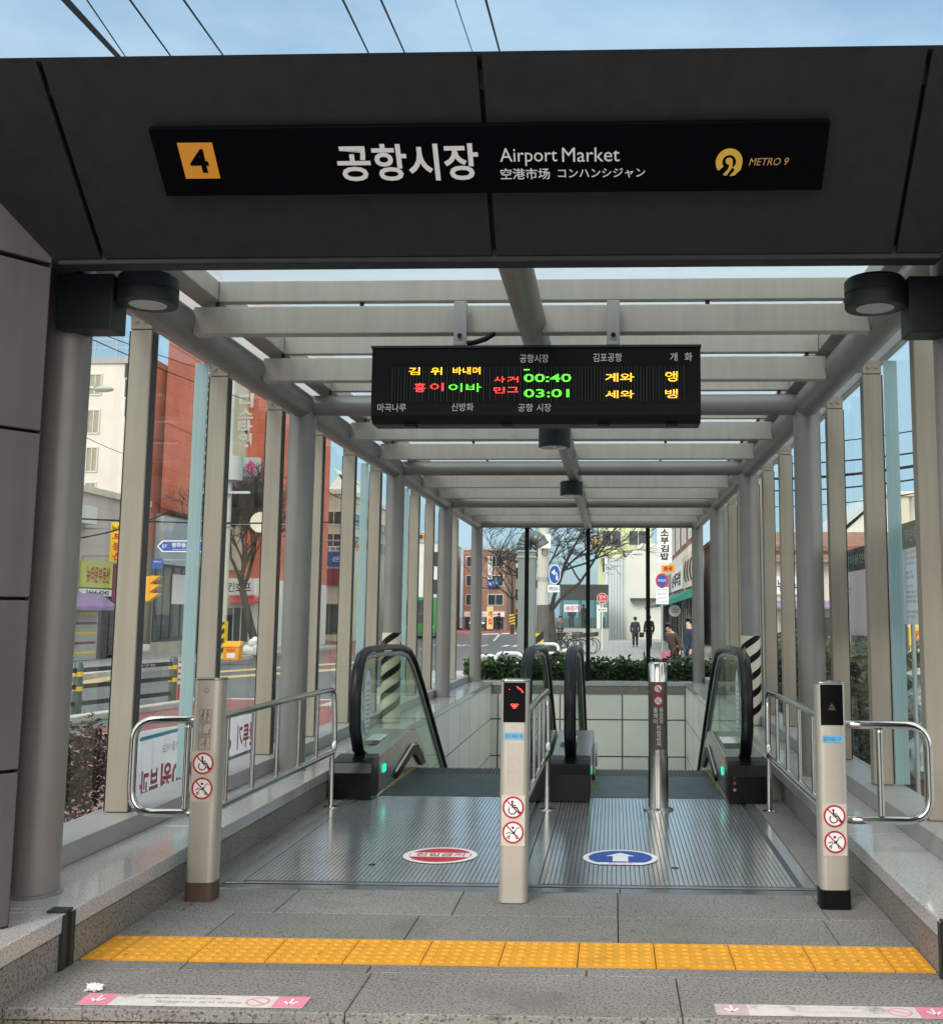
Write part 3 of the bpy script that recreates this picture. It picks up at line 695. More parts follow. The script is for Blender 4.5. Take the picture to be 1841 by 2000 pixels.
        if kind == 'fluted':
            bs = [V((x+a, y+b, .0)) for a, b in rr(hw+.004, hd+.004, .03)]
            MB().prism(bs, (0, 0, .085)).build('base_sleeve', M['black'], t, smooth=True)
            f = MB()
            for i in range(20): q = x-hw+.004+(2*hw-.008)*i/19; f.box(q-.0018, q+.0018, y-hd-.008, y-hd-.003, .004, .082)
            f.build('base_rib', M['black'], t)
        zs = (.43, .325) if kind == 'red' else (.42, .305)
        zs = (.435, .322) if kind == 'red' else (.415, .300)
    if kind == 'plain': zs = (.628, .513)
    p = MB(); p.rect(fr, -.055, .055, zs[1]-.062, zs[0]+.055, .0006); p.build('sticker_film', M['film'], t)
    prohibition(t, fr, (0, zs[0]), .050, 'chair'); prohibition(t, fr, (0, zs[1]), .050, 'pram')
    return t
M['film'] = mat('sticker_film', (.60, .56, .49), .35, .2)
bollard(-1.927, 5.25, 'beige steel bollard with engraved pictograms and brown base on the left', 'plain')
bollard(-.467, 5.285, 'beige steel bollard with red-lit black display in the middle', 'red')
bollard(1.015, 5.262, 'beige steel bollard with unlit black display and ribbed black base', 'fluted')
# move the pictogram frames of the plain bollard up: heights are read off the photograph

# chrome bollard with the no-pram notice
t = thing('warning_bollard', 'round chrome bollard with brown vertical warning notice before the right escalator', 'bollard', (.309, 7.74, 0))
x, y = .309, 7.74
MB().lathe([(.104, 0), (.104, .008), (.085, .014), (.070, .020), (.070, .36)], (x, y, 0), 32).build('base', M['chrome'], t, smooth=True)
MB().lathe([(.0665, .36), (.0665, .82), (.066, .99), (.060, 1.0)], (x, y, 0), 32).build('shaft', M['chrome'], t, smooth=True)
fr = XZ(x, y-.0705, 0)
M['notice'] = mat('notice_brown', (.085, .072, .062), .4, .2)
nb = MB(); n = 14
for i in range(n):
    a, b = pi*1.18+pi*.64*i/n, pi*1.18+pi*.64*(i+1)/n; r = .070
    nb.poly([(x+r*cos(a), y+r*sin(a), .41), (x+r*cos(b), y+r*sin(b), .41), (x+r*cos(b), y+r*sin(b), .87), (x+r*cos(a), y+r*sin(a), .87)])
nbo = nb.build('notice', M['notice'], t, smooth=True)
for zc, k in ((.825, 'chair'), (.742, 'pram')):
    o = MB().disc(fr, (0, zc), .035, .003).build('sticker', M['darkred'], t); prohibition(t, (fr[0]+V((0, -.003, 0)), fr[1], fr[2]), (0, zc), .029, k)
column_text(fr, '유모차', M['signwhite'], nbo, .026, .115, (.020, .64), .003, .01)
column_text(fr, '휠체어', M['signwhite'], nbo, .026, .115, (-.020, .64), .003, .01)
column_text(fr, '진입금지', M['signwhite'], nbo, .028, .145, (.002, .505), .003, .01)

# ================================================================== HANDRAILS
def rounded(path, r, n=6):
    out = [V(path[0])]
    for a, b, c in zip(path[:-2], path[1:-1], path[2:]):
        a, b, c = V(a), V(b), V(c); p = b+(a-b).normalized()*min(r, (a-b).length*.49); q = b+(c-b).normalized()*min(r, (c-b).length*.49)
        for i in range(n+1):
            s = i/n; out.append(p*(1-s)**2+b*2*s*(1-s)+q*s*s)
    return out+[V(path[-1])]
def railing(label, loop_x, bx, rail_x, bal, posts, kind):
    t = thing('handrail', label, 'handrail', (rail_x, 6.6, 0), 'chrome handrails')
    y0, y1, zt, zb = 5.33, 7.70, .815, .375
    if loop_x is not None:
        path = [(rail_x, 6.5, zt), (rail_x, y0, zt), (loop_x, y0, zt), (loop_x, y0, zb), (rail_x, y0, zb), (rail_x, 6.5, zb)]
        p = rounded(path, .11)
    else: p = None
    r = MB()
    far = rounded([(rail_x, 6.5, zt), (rail_x, y1, zt-.01), (rail_x+.004, y1+.06, zb), (rail_x, 6.5, zb)], .10)
    if p: r.tube(p+far[-2:0:-1][0:0],   .0195, 12)
    else: r.tube([(rail_x, y0, zt), (rail_x, 6.5, zt)],   .0195, 12).tube([(rail_x, y0, zb), (rail_x, 6.5, zb)],   .0195, 12)
    r.tube(far,   .0195, 12)
    r.build('rail', M['chrome'], t, smooth=True)
    b = [MB().cyl((rail_x, yy, zb), (rail_x, yy, zt), .0125, n=10) for yy in bal]
    if bx is not None: b.append(MB().cyl((bx, y0, zb+.02), (bx, y0, zt-.02), .016, n=12).ball((bx, y0, zt-.035), .018))
    for q in b: q.build('baluster', M['chrome'], t, smooth=True)
    for yy in posts:
        MB().cyl((rail_x, yy, .0), (rail_x, yy, zb), .018, n=12).lathe([(.05, 0), (.05, .006), (.022, .014)], (rail_x, yy, 0), 16).build('support_post', M['chrome'], t, smooth=True)
    return t
bl = [5.58, 5.99, 6.42, 6.86, 7.28]
railing('chrome handrail behind the brown-base bollard, beside the left escalator', -2.325, -2.06, -1.955, bl, [7.70], 'l')
railing('chrome handrail dividing the two escalators, behind the middle bollard', None, None, -.457, bl, [7.70], 'm')
railing('chrome handrail behind the black-base bollard, looping over the right ledge', 1.49, 1.26, 1.065, bl, [7.70], 'r')

# ================================================================== ESCALATORS
prof = [(8.36, .27), (8.18, .33), (8.06, .50), (8.045, .74), (8.10, .92), (8.22, 1.02), (8.42, 1.055), (8.9, 1.058), (9.7, 1.04), (10.05, 1.0), (10.36, .88), (10.75, .66)]
prof += [(10.75+d, .66-d*.63) for d in (.6, 1.5, 3, 5, 7)]
def offset(pts, d):
    out = []
    for i, (a, b) in enumerate(pts):
        p, q = pts[max(i-1, 0)], pts[min(i+1, len(pts)-1)]; dx, dy = q[0]-p[0], q[1]-p[1]; l = math.hypot(dx, dy)
        out.append((a+dy/l*d, b-dx/l*d))
    return out
def escalator(xl, xr, label, stick):
    e = thing('escalator', label, 'escalator', ((xl+xr)/2, 8.2, 0), 'escalators going down from the platform')
    for x, inn in ((xl, 1), (xr, -1)):
        MB().tube([(x, a, b) for a, b in prof], .026, 14, sx=1.7).build('handrail', M['rubber'], e, smooth=True)
        fr_ = offset(prof, .052)
        MB().tube([(x, a, b) for a, b in fr_[1:]], .020, 8, sx=1.0).build('rail_frame', M['sill'], e, smooth=True)
        fr2 = offset(prof, .064); low = [(16.5, -3.9), (10.4, -.08), (9.5, .22), (8.36, .27)]
        poly = [(a, b) for a, b in fr2[1:-1]]+low
        g_ = MB(); g_.prism([(x-.005, a, b) for a, b in poly], (.010, 0, 0)); go = g_.build('glass_panel', M['escglass'], e)
        hw0, hw1 = (.145, .135)
        # deck housing, inner skirt, black end box
        dk = [(8.24, .005), (8.24, .285), (9.45, .355), (9.75, .325), (10.05, .20), (10.5, -.09), (16.6, -3.95), (16.6, -4.4), (9.7, -.06), (9.3, .005)]
        dko = MB().prism([(x-.145, a, b) for a, b in dk], (.29, 0, 0)).build('deck', M['deck'], e, bevel=.012)
        MB().prism([(x-.148, 7.995, .002), (x-.148, 7.99, .19), (x-.148, 8.03, .262), (x-.148, 8.10, .285), (x-.148, 8.235, .300), (x-.148, 8.235, .002)], (.296, 0, 0)).build('end_box', M['blackbox'], e, bevel=.008)
        if inn < 0:                # stop buttons on the end box
            fe = XZ(x, 7.989, 0)
            for zb_, mm in ((.18, 'charcoal'), (.145, 'red'), (.10, 'chrome')): MB().disc(fe, (-.105, zb_), .011, .001, 14, t=.006).build('button', M[mm], e)
        for yy in (8.40, 8.95): MB().cyl((x+inn*.1455, yy, .26), (x+inn*.1475, yy, .26), .007, n=8).build('screw', M['chrome'], e)
        sk = x+inn*.147
        MB().prism([(sk, 8.85, .10), (sk, 9.55, .215), (sk, 9.8, .19), (sk, 10.2, -.02), (sk, 10.0, -.02), (sk, 9.65, .12), (sk, 9.5, .13), (sk, 8.85, .03)], (inn*.02, 0, 0)).build('skirt_brush', M['black'], e)
        MB().tube([(sk+inn*.012, 8.8, .085), (sk+inn*.012, 9.5, .215), (sk+inn*.012, 9.78, .20), (sk+inn*.012, 10.1, .04)], .011, 8).build('skirt_trim', M['chrome'], e, smooth=True)
        ff = FX(sk+inn*.001, 8.42, .17) if inn > 0 else FN(sk-.001, 8.42, .17)
        MB().rect(ff, -.05, .05, -.028, .028, .002, .003).build('indicator_light', M['mint'], e)
        # papers on the sloping deck top
        dt = (V((0, 1.21, .07))).normalized(); fd = (V((x, 8.24, .2855)), V((1, 0, 0)), dt)
        c0 = x
        MB().rect(fd, -.10, .02, .62, .92, .003).build('deck_notice', M['paper'], dko); MB().rect(fd, -.10, .03, .42, .60, .003).build('deck_picture', M['brown'], dko)
        # oval safety sticker on the glass
        if stick and inn == stick:
            fg = FX(x+.006, 8.42, .66) if inn > 0 else FN(x-.006, 8.62, .66)
            so_ = MB().disc(fg, (0, 0), .125, .002, 36, .255).build('safety_sticker', M['paper'], go)
            r_ = MB(); r_.ring(fg, (0, 0), .118, .125, .003, 36, k=2.04); r_.build('sticker_edge', M['skyblue'], so_)
            l_ = MB()
            for k_ in range(9): l_.rect(fg, -.05+.01*(k_ % 2), .085-.012*(k_ % 3), .08-.035*k_, .088-.035*k_, .003)
            l_.build('sticker_lines', M['greyblue'], so_)
            text(fg, '안전수칙', M['blue'], so_, .10, .04, (0, .14), .003)
            yl = MB().flat(fg, [(.30, .30), (.58, .36), (.58, .45), (.30, .39)], .002); yl.build('yellow_sticker', M['limey'], go)
    xa, xb = xl+.148, xr-.148
    cb = MB(); cb.box(xa, xb, 8.205, 9.32, -.03, -.004)
    n = int((xb-xa)/.018)
    for i in range(n): q = xa+(xb-xa)*(i+.5)/n; cb.box(q-.004, q+.004, 8.225, 9.31, -.004, .002)
    cb.build('comb_plate', M['comb'], e)
    yl = MB(); yl.box(xa, xa+.02, 8.6, 9.7, -.003, .004); yl.box(xb-.02, xb, 8.6, 9.7, -.003, .004); yl.build('edge_line', M['limey'], e)
    for i in range(16):
        y0 = 9.33+.40*i; z = -.01 if i == 0 else -.01-.02-.25*(i-.6)
        s = MB(); s.box(xa+.01, xb-.01, y0, y0+.40, z-.26, z)
        for j in range(30): q = xa+.02+(xb-xa-.04)*(j+.5)/30; s.box(q-.008, q+.008, y0+.005, y0+.395, z, z+.008)
        s.build('step', M['step'], e)
M['deck'] = mat('deck_steel', (.50, .475, .44), .22, .7, var=.12, vscale=4)
M['blackbox'] = mat('end_box_black', (.006, .006, .007), .25, spec=.25)
M['greyblue'] = mat('print_blue', (.22, .30, .36), .6)
M['limey'] = mat('lime_yellow', (.26, .25, .07), .6, var=.4, vscale=12)
escalator(-1.885, -.635, 'left escalator with black rubber handrails and oval sticker on its glass', 1)
escalator(-.315, .965, 'right escalator with black rubber handrails behind the chrome bollard', -1)

# ================================================================== FLOOR STICKERS AND LITTER
fr = XY(-.957, 6.215, .0035)
o = tag(MB().disc(fr, (0, 0), .205, 0, 48, .200, t=.0012).build('floor_sticker', M['paper']), 'round red no-entry floor sticker with white bar of Korean letters', 'sticker', 'round stickers on the steel floor')
q = MB().disc(fr, (0, 0), .172, .002, 44, .170); q.build('red_disc', M['red'], o)
q = MB().rect(fr, -.165, .165, -.052, .052, .003); q = q.build('white_bar', M['paper'], o); text(fr, '진입금지', M['darkred'], q, .27, .075, (0, 0), .0045, .008)
fr = XY(.038, 6.205, .0035)
cut = [(.205*cos(a), max(.200*sin(a), -.165)) for a in [2*pi*i/64 for i in range(64)]]
o = tag(MB().flat(fr, cut, 0, .0012).build('floor_sticker', M['paper']), 'round blue floor sticker with white arrow pointing ahead', 'sticker', 'round stickers on the steel floor')
q = MB().flat(fr, [(.175*cos(a), max(.172*sin(a), -.118)) for a in [2*pi*i/64 for i in range(64)]], .002); q.build('blue_disc', M['blue'], o)
q = MB().flat(fr, [(-.042, -.10), (.042, -.10), (.042, .03), (.082, .03), (0, .115), (-.082, .03), (-.042, .03)], .003); q.build('arrow', M['paper'], o)
text(fr, '올라가는 곳', M['blue'], o, .13, .022, (0, -.138), .003)
for x, y in ((-1.24, 6.06), (.35, 5.98)):
    pass
M['floorplug'] = mat('floor_plug', (.05, .055, .06), .4, .5)
for x, y, lb in ((-1.285, 5.98, 'small dark round floor bolt left of the red sticker'), (.325, 5.99, 'small dark round floor bolt right of the blue sticker')):
    tag(MB().lathe([(.020, 0), (.018, .003), (.006, .004)], (x, y, .0005), 18).build('floor_bolt', M['floorplug']), lb, 'bolt', 'floor bolts')
def notice_strip(x0, x1, y0, y1, m1, m2, lab, faded):
    fr = XY(0, 0, .0015); sk = .0
    o = tag(MB().rect(fr, x0, x1, y0, y1, 0, .0008).build('floor_notice', M['wornwhite']), lab, 'sticker', 'long stickers on the top step')
    for a, b, mm in ((x0, x0+.11, m1), (x1-.11, x1, m2)):
        q = MB().rect(fr, a, b, y0+.001, y1-.001, .0012); q = q.build('arrow_panel', mm, o)
        c = (a+b)/2; r = MB().stroke(fr, [(c-.022, y0+.058), (c, y0+.028), (c+.022, y0+.058)], .009, .002); r.stroke(fr, [(c, y0+.03), (c, y0+.085)], .008, .002); r.build('arrow', M['paper'], q)
    q = MB().ring(fr, (x1-.17, (y0+y1)/2), .034, .041, .0012, 28); q.stroke(fr, [(x1-.195, y1-.035), (x1-.145, y0+.035)], .007, .0012); q.build('no_sign', M['pink'], o)
    text(fr, '계단에서는 앉지 마세요', M['greyink'] if not faded else M['paleink'], o, .30, .022, ((x0+x1)/2+.02, y0+.04), .0012); text(fr, '에스컬레이터 안전이용', M['greyink'] if not faded else M['paleink'], o, .30, .016, ((x0+x1)/2-.06, y0+.078), .0012)
notice_strip(-1.835, -1.052, 3.848, 3.958, M['pink'], M['pink'], 'long pink and white sticker with smudged print near the crumpled tissue', False)
notice_strip(.345, 1.135, 3.852, 3.955, M['fadedpink'], M['pink'], 'long pink and white sticker with faded left end on the right of the step', True)
from mathutils import noise as mn
ts = MB().ball((-1.834, 3.985, .013), .021, 22, 14, (1.25, .75, .62))
for v in ts.v:
    d = v-V((-1.834, 3.985, .013)); q = d*95
    v += d*(.9*mn.noise(q)+.7*abs(mn.noise(q*2.3))-.2); v.z = max(v.z, .002)
tag(ts.build('tissue', M['white'], smooth=True), 'crumpled white tissue lying on the top step', 'tissue')

# ================================================================== THE STREET AROUND
def poly_on_ground(name, pix, m, lift=.004):
    struct(MB().poly([at(u, v, Z=G+lift) for u, v in pix]).build(name, m))
def ground_poly(name, pts, m, lift=.004): struct(MB().poly([(x, y, G+lift) for x, y in pts]).build(name, m))
# pavements
ground_poly('pink_pavement', [(-7.75, -2), (PX0-.0, -2), (PX0, 19), (PX0, 20.9), (-7.0, 20.9), (-7.75, 16)], M['pinkpave'])
kb = MB(); kb.prism([(-9.0, 15.6, G), (-8.75, 15.6, G), (-7.85, 21.6, G), (-8.1, 21.6, G)], (0, 0, .12)); kb.prism([(-11.6, -1, G), (-11.35, -1, G), (-8.75, 15.58, G), (-9.0, 15.58, G)], (0, 0, .12)); struct(kb.build('kerb', M['kerb'], bevel=.02))
rd = MB(); rd.poly([(-7.75, 16.2, G+.006), (-4.2, 16.2, G+.006), (-3.2, 22.2, G+.006), (-7.85, 22.45, G+.006), (-8.6, 20.9, G+.006)]); struct(rd.build('red_bus_lane', M['redroad']))
ln = MB(); ln.poly([(-8.75, 20.9, G+.009), (-8.6, 20.9, G+.009), (-7.85, 22.45, G+.009), (-7.9, 22.62, G+.009)]); ln.poly([(-7.9, 22.45, G+.009), (-3.2, 22.2, G+.009), (-3.2, 22.4, G+.009), (-7.9, 22.62, G+.009)]); struct(ln.build('lane_edge_line', M['roadwhite']))
poly_on_ground('red_lane', [(641, 1240), (690, 1226), (690, 1262), (700, 1275), (632, 1300)], M['redroad'], .005)
poly_on_ground('yellow_line', [(400, 1323), (700, 1303), (700, 1307), (400, 1328)], M['roadyellow'], .007)
poly_on_ground('yellow_line', [(400, 1312), (700, 1292), (700, 1295), (400, 1316)], M['roadyellow'], .007)
poly_on_ground('crosswalk_paint', [(110, 1340), (262, 1310), (262, 1318), (110, 1352)], M['roadyellow'], .007)
ground_poly('far_red_lane', [(-21, 150), (-9.5, 150), (-6.6, 92), (-14.5, 92)], M['redroad'], .005)
for pix in (((942, 1238), (1008, 1236), (1008, 1238), (942, 1240)), ((962, 1252), (975, 1237), (979, 1237), (966, 1252)), ((1013, 1246), (1022, 1246), (1022, 1248), (1013, 1248))):
    poly_on_ground('road_marking', pix, M['roadwhite'], .008)
mk_ = MB(); o3 = (V((-8.3, 62, G+.008)), V((1, 0, 0)), V((0, 1, 0)))
text(o3, '어린이', M['roadwhite'], None, 3.4, 3.2, (-.6, 0), .0, .02, mb=mk_); struct(mk_.build('road_lettering', M['roadwhite']))
mk_ = MB(); o3 = (V((-5.0, 62, G+.008)), V((1, 0, 0)), V((0, 1, 0)))
for i in range(4): mk_.rect(o3, -1.2+.55*i, -.9+.55*i, -1.6, 1.6)
struct(mk_.build('road_stripes', M['roadwhite']))
pv = MB(); pv.box(-5.6, 3.1, 20.9, 34, G-.2, G+.02); pv.box(-2.9, 6, 34, 140, G-.2, G+.022); pv.box(1.95, 60, -2, 34, G-.2, G+.021); struct(pv.build('plaza_pavement', M['pave']))
fk = MB(); fk.box(-40, -14.2, 24, 57, G-.2, G+.14); struct(fk.build('far_pavement', M['pave']))
fk = MB(); fk.box(-14.19, -13.95, 24, 57, G-.2, G+.145); struct(fk.build('far_kerb', M['kerb']))
fk = MB(); fk.box(-40, -18.2, 66, 140, G-.2, G+.14); struct(fk.build('far_pavement', M['pave']))

# ---- building kit
M['navy'] = mat('header_navy', (.02, .026, .055), .5); M['pinkboard'] = mat('board_pinkish', (.82, .73, .76), .6); M['boardpaper'] = mat('board_paper', (.84, .84, .87), .6); M['goldboard'] = mat('header_gold', (.28, .22, .13), .5); M['galv2'] = mat('duct_green_grey', (.20, .23, .225), .45, .2, var=.2, vscale=1.5); M['charcoal2'] = mat('elbow_grey', (.10, .115, .115), .4, .4)
M['dframe2'] = mat('pole_wrap', (.12, .105, .10), .8, var=.2); M['blue2'] = mat('banner_blue', (.16, .25, .42), .6)
def wallmat(name, c, var=.12, sc=.5, **k): return mat(name, c, .8, 0, var=var, vscale=sc, **k)
M['wbrick'] = joints(wallmat('brick_red', (.40, .20, .15), .3, .5), .5, .16, .014, (.34, .27, .22), .5, 'XZ')
M['wbrick2'] = joints(wallmat('brick_brown', (.30, .12, .085), .3, 1.5), .5, .16, .014, (.30, .24, .20), .5, 'YZ')
M['redclad'] = joints(wallmat('red_cladding', (.80, .20, .115), .22, .55), 1.3, .62, .008, (.40, .08, .05), .5, 'YZ')
M['redclad2'] = joints(wallmat('red_cladding_front', (.80, .20, .115), .22, .55), 1.3, .62, .008, (.40, .08, .05), .5, 'XZ')
M['wwhite'] = wallmat('render_white', (.74, .73, .68), .1); M['wcream'] = wallmat('render_cream', (.66, .60, .48), .14); M['wpinkish'] = joints(wallmat('render_pinkish', (.55, .48, .45), .12), 2.4, .45, .01, (.42, .37, .35), 0, 'YZ')
M['wgrey'] = wallmat('render_grey', (.40, .41, .42), .14); M['wsilver'] = mat('silver_fascia', (.50, .55, .60), .35, .5, var=.2, vscale=.6); M['wlime'] = wallmat('render_lime', (.62, .66, .38), .12)
M['wblue'] = wallmat('panel_bluewhite', (.66, .71, .76), .1); M['shopdark'] = mat('shop_dark', (.045, .05, .052), .25, 0, var=.3, vscale=.8); M['stone'] = wallmat('plinth_stone', (.52, .49, .42), .2, 1.2)
M['pane'] = mat('window_pane', (.05, .065, .075), .06, 0, var=.3, vscale=.7); M['paneg'] = mat('window_pane_warm', (.36, .36, .25), .15, 0, var=.2); M['wframe'] = mat('window_frame', (.62, .63, .64), .5); M['dframe'] = mat('dark_frame', (.06, .065, .07), .4)
M['concrete'] = mat('concrete_pole', (.55, .53, .48), .85, 0, var=.2, vscale=2.5); M['galv'] = mat('galvanised', (.40, .42, .43), .4, .6, var=.15); M['cloth_y'] = mat('cloth_yellow', (.72, .55, .22), .7); M['yel'] = mat('sign_yellow', (.82, .52, .012), .5); M['maroon'] = mat('sign_maroon', (.22, .022, .05), .5); M['green'] = mat('sign_green', (.50, .55, .13), .5)
M['busgreen'] = mat('bus_green', (.05, .42, .08), .35); M['purplecloth'] = mat('awning_purple', (.32, .22, .42), .8, var=.2); M['teal'] = mat('awning_teal', (.02, .18, .15), .7, var=.2); M['signalyellow'] = mat('signal_yellow', (.80, .36, .012), .45); M['salt'] = mat('box_orange', (.85, .33, .01), .5, var=.1)
M['fencegreen'] = mat('fence_green', (.05, .075, .068), .45, .2); M['fencerail'] = mat('fence_rail', (.022, .026, .03), .4); M['copper'] = mat('pole_orange', (.60, .25, .07), .5); M['pinkink'] = mat('print_pink', (.80, .07, .32), .5); M['bannerwhite'] = mat('banner_cloth', (.88, .90, .93), .7); M['bannerred'] = mat('banner_red', (.55, .05, .12), .7)
M['terracotta'] = mat('planter_brown', (.19, .10, .075), .7, var=.2); M['wrap'] = mat('plastic_wrap', (.55, .62, .66), .22, 0, var=.2, vscale=6, coat=.4); M['roof'] = mat('roof_tile', (.28, .13, .09), .8, var=.35, vscale=2); M['roofgrey'] = mat('roof_sheet', (.52, .57, .62), .6, var=.2)

def window(parent, fr, x0, x1, y0, y1, pane='pane', frm='wframe', mull=1, name='window'):
    f = MB(); w = .07
    f.rect(fr, x0-w, x1+w, y0-w, y0, .0, .05); f.rect(fr, x0-w, x1+w, y1, y1+w, .0, .05); f.rect(fr, x0-w, x0, y0, y1, .0, .05); f.rect(fr, x1, x1+w, y0, y1, .0, .05)
    for i in range(1, mull+1): q = x0+(x1-x0)*i/(mull+1); f.rect(fr, q-.025, q+.025, y0, y1, .012, .03)
    o = f.build(name, M[frm], parent)
    MB().rect(fr, x0, x1, y0, y1, .01).build('pane', M[pane], o)
    return o
def signboard(parent, fr, x0, x1, y0, y1, m, body=None, ink='signwhite', vert=False, t=.12, d=.0, bold=.02, fill=.8, name='sign'):
    b = MB().rect(fr, x0, x1, y0, y1, d, t).build(name, M[m], parent)
    c = ((x0+x1)/2, (y0+y1)/2)
    if body:
        if vert: column_text(fr, body, M[ink], b, (x1-x0)*fill, (y1-y0)*.94, c, d+t+.01, bold)
        else: text(fr, body, M[ink], b, (x1-x0)*fill, (y1-y0)*fill*.8, c, d+t+.01, bold)
    return b
def zat(v, Y): return at(1197, v, Y=Y).z
def yat(u, X): return X*F_PX/(u-1197.5)*.999          # distance along the street of a facade at side X

# ---- left row: two-storey shop building
XL = -18.0
b = thing('shop_building', 'pinkish two-storey shop building with yellow and green estate agent signs', 'building', (XL-4, 36, G))
z1 = zat(972, 38)
MB().box(XL-9, XL, 26, 41.4, G, z1).build('wall', M['wpinkish'], b)
MB().box(XL-9.1, XL+.12, 25.9, 41.5, z1, z1+.22).build('parapet', M['wcream'], b)
fr = FX(XL+.002, 0, 0)
MB().rect(fr, 33.2, 41.2, G+.14, zat(1182, 38.5), 0, .05).build('shop_front', M['shopdark'], b)
window(b, fr, 38.6, 39.5, G+.25, 2.0, 'pane', 'dframe', 0, 'door'); 
sh_ = MB(); sh_.rect(fr, 34.6, 37.6, G+.16, 1.45, .06, .05)
so_ = sh_.build('shutter', M['wgrey'], b)
for i, mm in enumerate(('yel', 'maroon', 'yel', 'maroon', 'yel')):
    MB().rect(fr, 34.7, 37.5, -.05+.33*i, .03+.33*i, .115).build('shutter_stripe', M[mm], so_)
aw = MB(); aw.prism([V((XL+.05, 34.0, 2.05)), V((XL+.8, 34.0, 1.55)), V((XL+.8, 34.0, 1.42)), V((XL+.05, 34.0, 1.5))], (0, 3.6, 0)); aw.build('awning', M['purplecloth'], b)
signboard(b, fr, 36.3, 38.45, zat(1152, 38), zat(1102, 38), 'green', '뉴타운부동산', 'darkred', d=.02)
signboard(b, fr, 36.3, 38.45, zat(1168, 38), zat(1155, 38), 'paper', '2664-4242', 'ink', d=.02)
signboard(b, fr, 38.5, 40.1, zat(1180, 39.5), zat(1106, 39.5), 'maroon', '광명', 'signwhite', d=.02, fill=.6)
ys_ = signboard(b, (V((XL+.92, 36.4, 0)), V((1, 0, 0)), V((0, 0, 1))), .08, .75, zat(1100, 36.4), zat(1022, 36.4), 'yel', None, d=0, t=.12, name='projecting_sign')
fs_ = (V((XL+.92, 36.4, 0)), V((1, 0, 0)), V((0, 0, 1)))
zz0, zz1 = zat(1100, 36.4), zat(1022, 36.4); MB().bar((XL, 36.45, zz0+.2), (XL+1, 36.45, zz0+.2), .05).bar((XL, 36.45, zz1-.2), (XL+1, 36.45, zz1-.2), .05).build('sign_bracket', M['galv'], b)

column_text(fs_, '부동산', M['red'], ys_, .5, (zz1-zz0)*.72, (.415, zz0+(zz1-zz0)*.38), .135, .02); text(fs_, '뉴타운', M['ink'], ys_, .6, .2, (.415, zz1-.2), .135, .01)
ac = MB(); ac.box(XL, XL+.4, 35.6, 36.5, z1-1.1, z1-.5); ac.build('air_conditioner', M['wframe'], b)
# white tower behind it
b = thing('apartment_block', 'tall white block with narrow olive windows behind the pinkish shops', 'building', (-31, 62, G))
zt = zat(706, 60)
MB().box(-42, -26.35, 60, 74, G, zt).build('wall', M['wwhite'], b); MB().box(-42.1, -26.25, 59.9, 74.1, zt, zt+.35).build('parapet', M['wgrey'], b)
fr = XZ(0, 59.998, 0)
for u0, u1, v0, v1 in ((174, 198, 770, 732), (171, 194, 845, 802), (168, 190, 920, 875), (166, 186, 976, 944)):
    p, q = at(u0, v0, Y=60), at(u1, v1, Y=60); window(b, fr, p.x, q.x, p.z, q.z, 'paneg', 'wframe', 1)
for v in range(735, 1000, 38):
    p, q = at(246, v, Y=60), at(253, v-30, Y=60); window(b, fr, p.x, q.x+1.1, p.z, q.z, 'pane', 'dframe', 1)
ra = MB()
for i in range(12): ra.bar((-41+1.25*i, 60.3, zt+.35), (-41+1.25*i, 60.3, zt+1.5), .05)
ra.bar((-41.5, 60.3, zt+1.5), (-27, 60.3, zt+1.5), .05); ra.bar((-41.5, 60.3, zt+1.0), (-27, 60.3, zt+1.0), .04); ra.build('roof_rail', M['galv'], b)
an = MB()
for x in (-33.5, -31.2): an.bar((x, 61, zt), (x, 61, zt+3.6), .08); [an.bar((x-.7, 61, zt+1.6+.5*i), (x+.7, 61, zt+1.6+.5*i), .04) for i in range(4)]
an.build('antenna', M['galv'], b)
# red clad building, street face
b = thing('red_building', 'red clad building with white lattice corner above a dark glass shop front', 'building', (XL-6, 46, G))
XR = -17.7; ya, yb, yc = 41.9, 46.1, 47.4; zr = zat(995, 42.4)
MB().prism([(XR, ya, zr), (XR, yb, zr), (XR-6, yb+13, zr), (XR-12.5, ya+30, zr)], (0, 0, 19-zr)).build('wall', M['redclad'], b)
MB().prism([(XR, yb+.003, zr-.2), (XR, yc, zr-.2), (XR-5.4, yb+13, zr-.2), (XR-5.99, yb+13, zr-.2)], (0, 0, 19-zr+.2)).build('corner_wall', M['wcream'], b)
la = MB(); fr = FX(XR, 0, 0)
n = 34
for i in range(n):
    z = zr+.1+(19-zr)*i/n; la.rect(fr, yb+.12, yc-.1, z, z+.24, .0, .015)
la.build('lattice_window', M['pane'], b)
for z in (zr+3.4, zr+6.6, zr+8.2): MB().rect(fr, ya, yb, z, z+.06, 0, .03).build('cornice', M['redclad'], b)
MB().prism([(XR-.15, ya, G), (XR-.15, yc, G), (XR-6, yb+13, G), (XR-12.5, ya+30, G)], (0, 0, zr-.2-G)).build('shop_wall', M['wgrey'], b)
MB().rect(FX(XR-.15, 0, 0), ya, yc, zat(1108, 44), zat(1018, 44), .0, .3).build('shop_fascia', M['wsilver'], b)
fr = FX(XR-.148, 0, 0)
z0, z1 = zat(1252, 44), zat(1112, 44)
for i in range(3):
    y0 = ya+.15+1.8*i; window(b, fr, y0, y0+1.62, z0, z1, 'pane', 'dframe', 1, 'shop_window')
MB().rect(fr, ya, yc, G+.1, z0-.09, 0, .3).build('plinth', M['stone'], b)
cl_ = MB().rect(fr, 43.6, 44.9, 1.7, 2.9, .06, .02).build('window_poster', M['paper'], b)
bx = MB(); bx.box(XR, XR+.25, 42.2, 47.3, zat(1072, 44), zat(1062, 44)); bx.build('gutter', M['galv'], b)
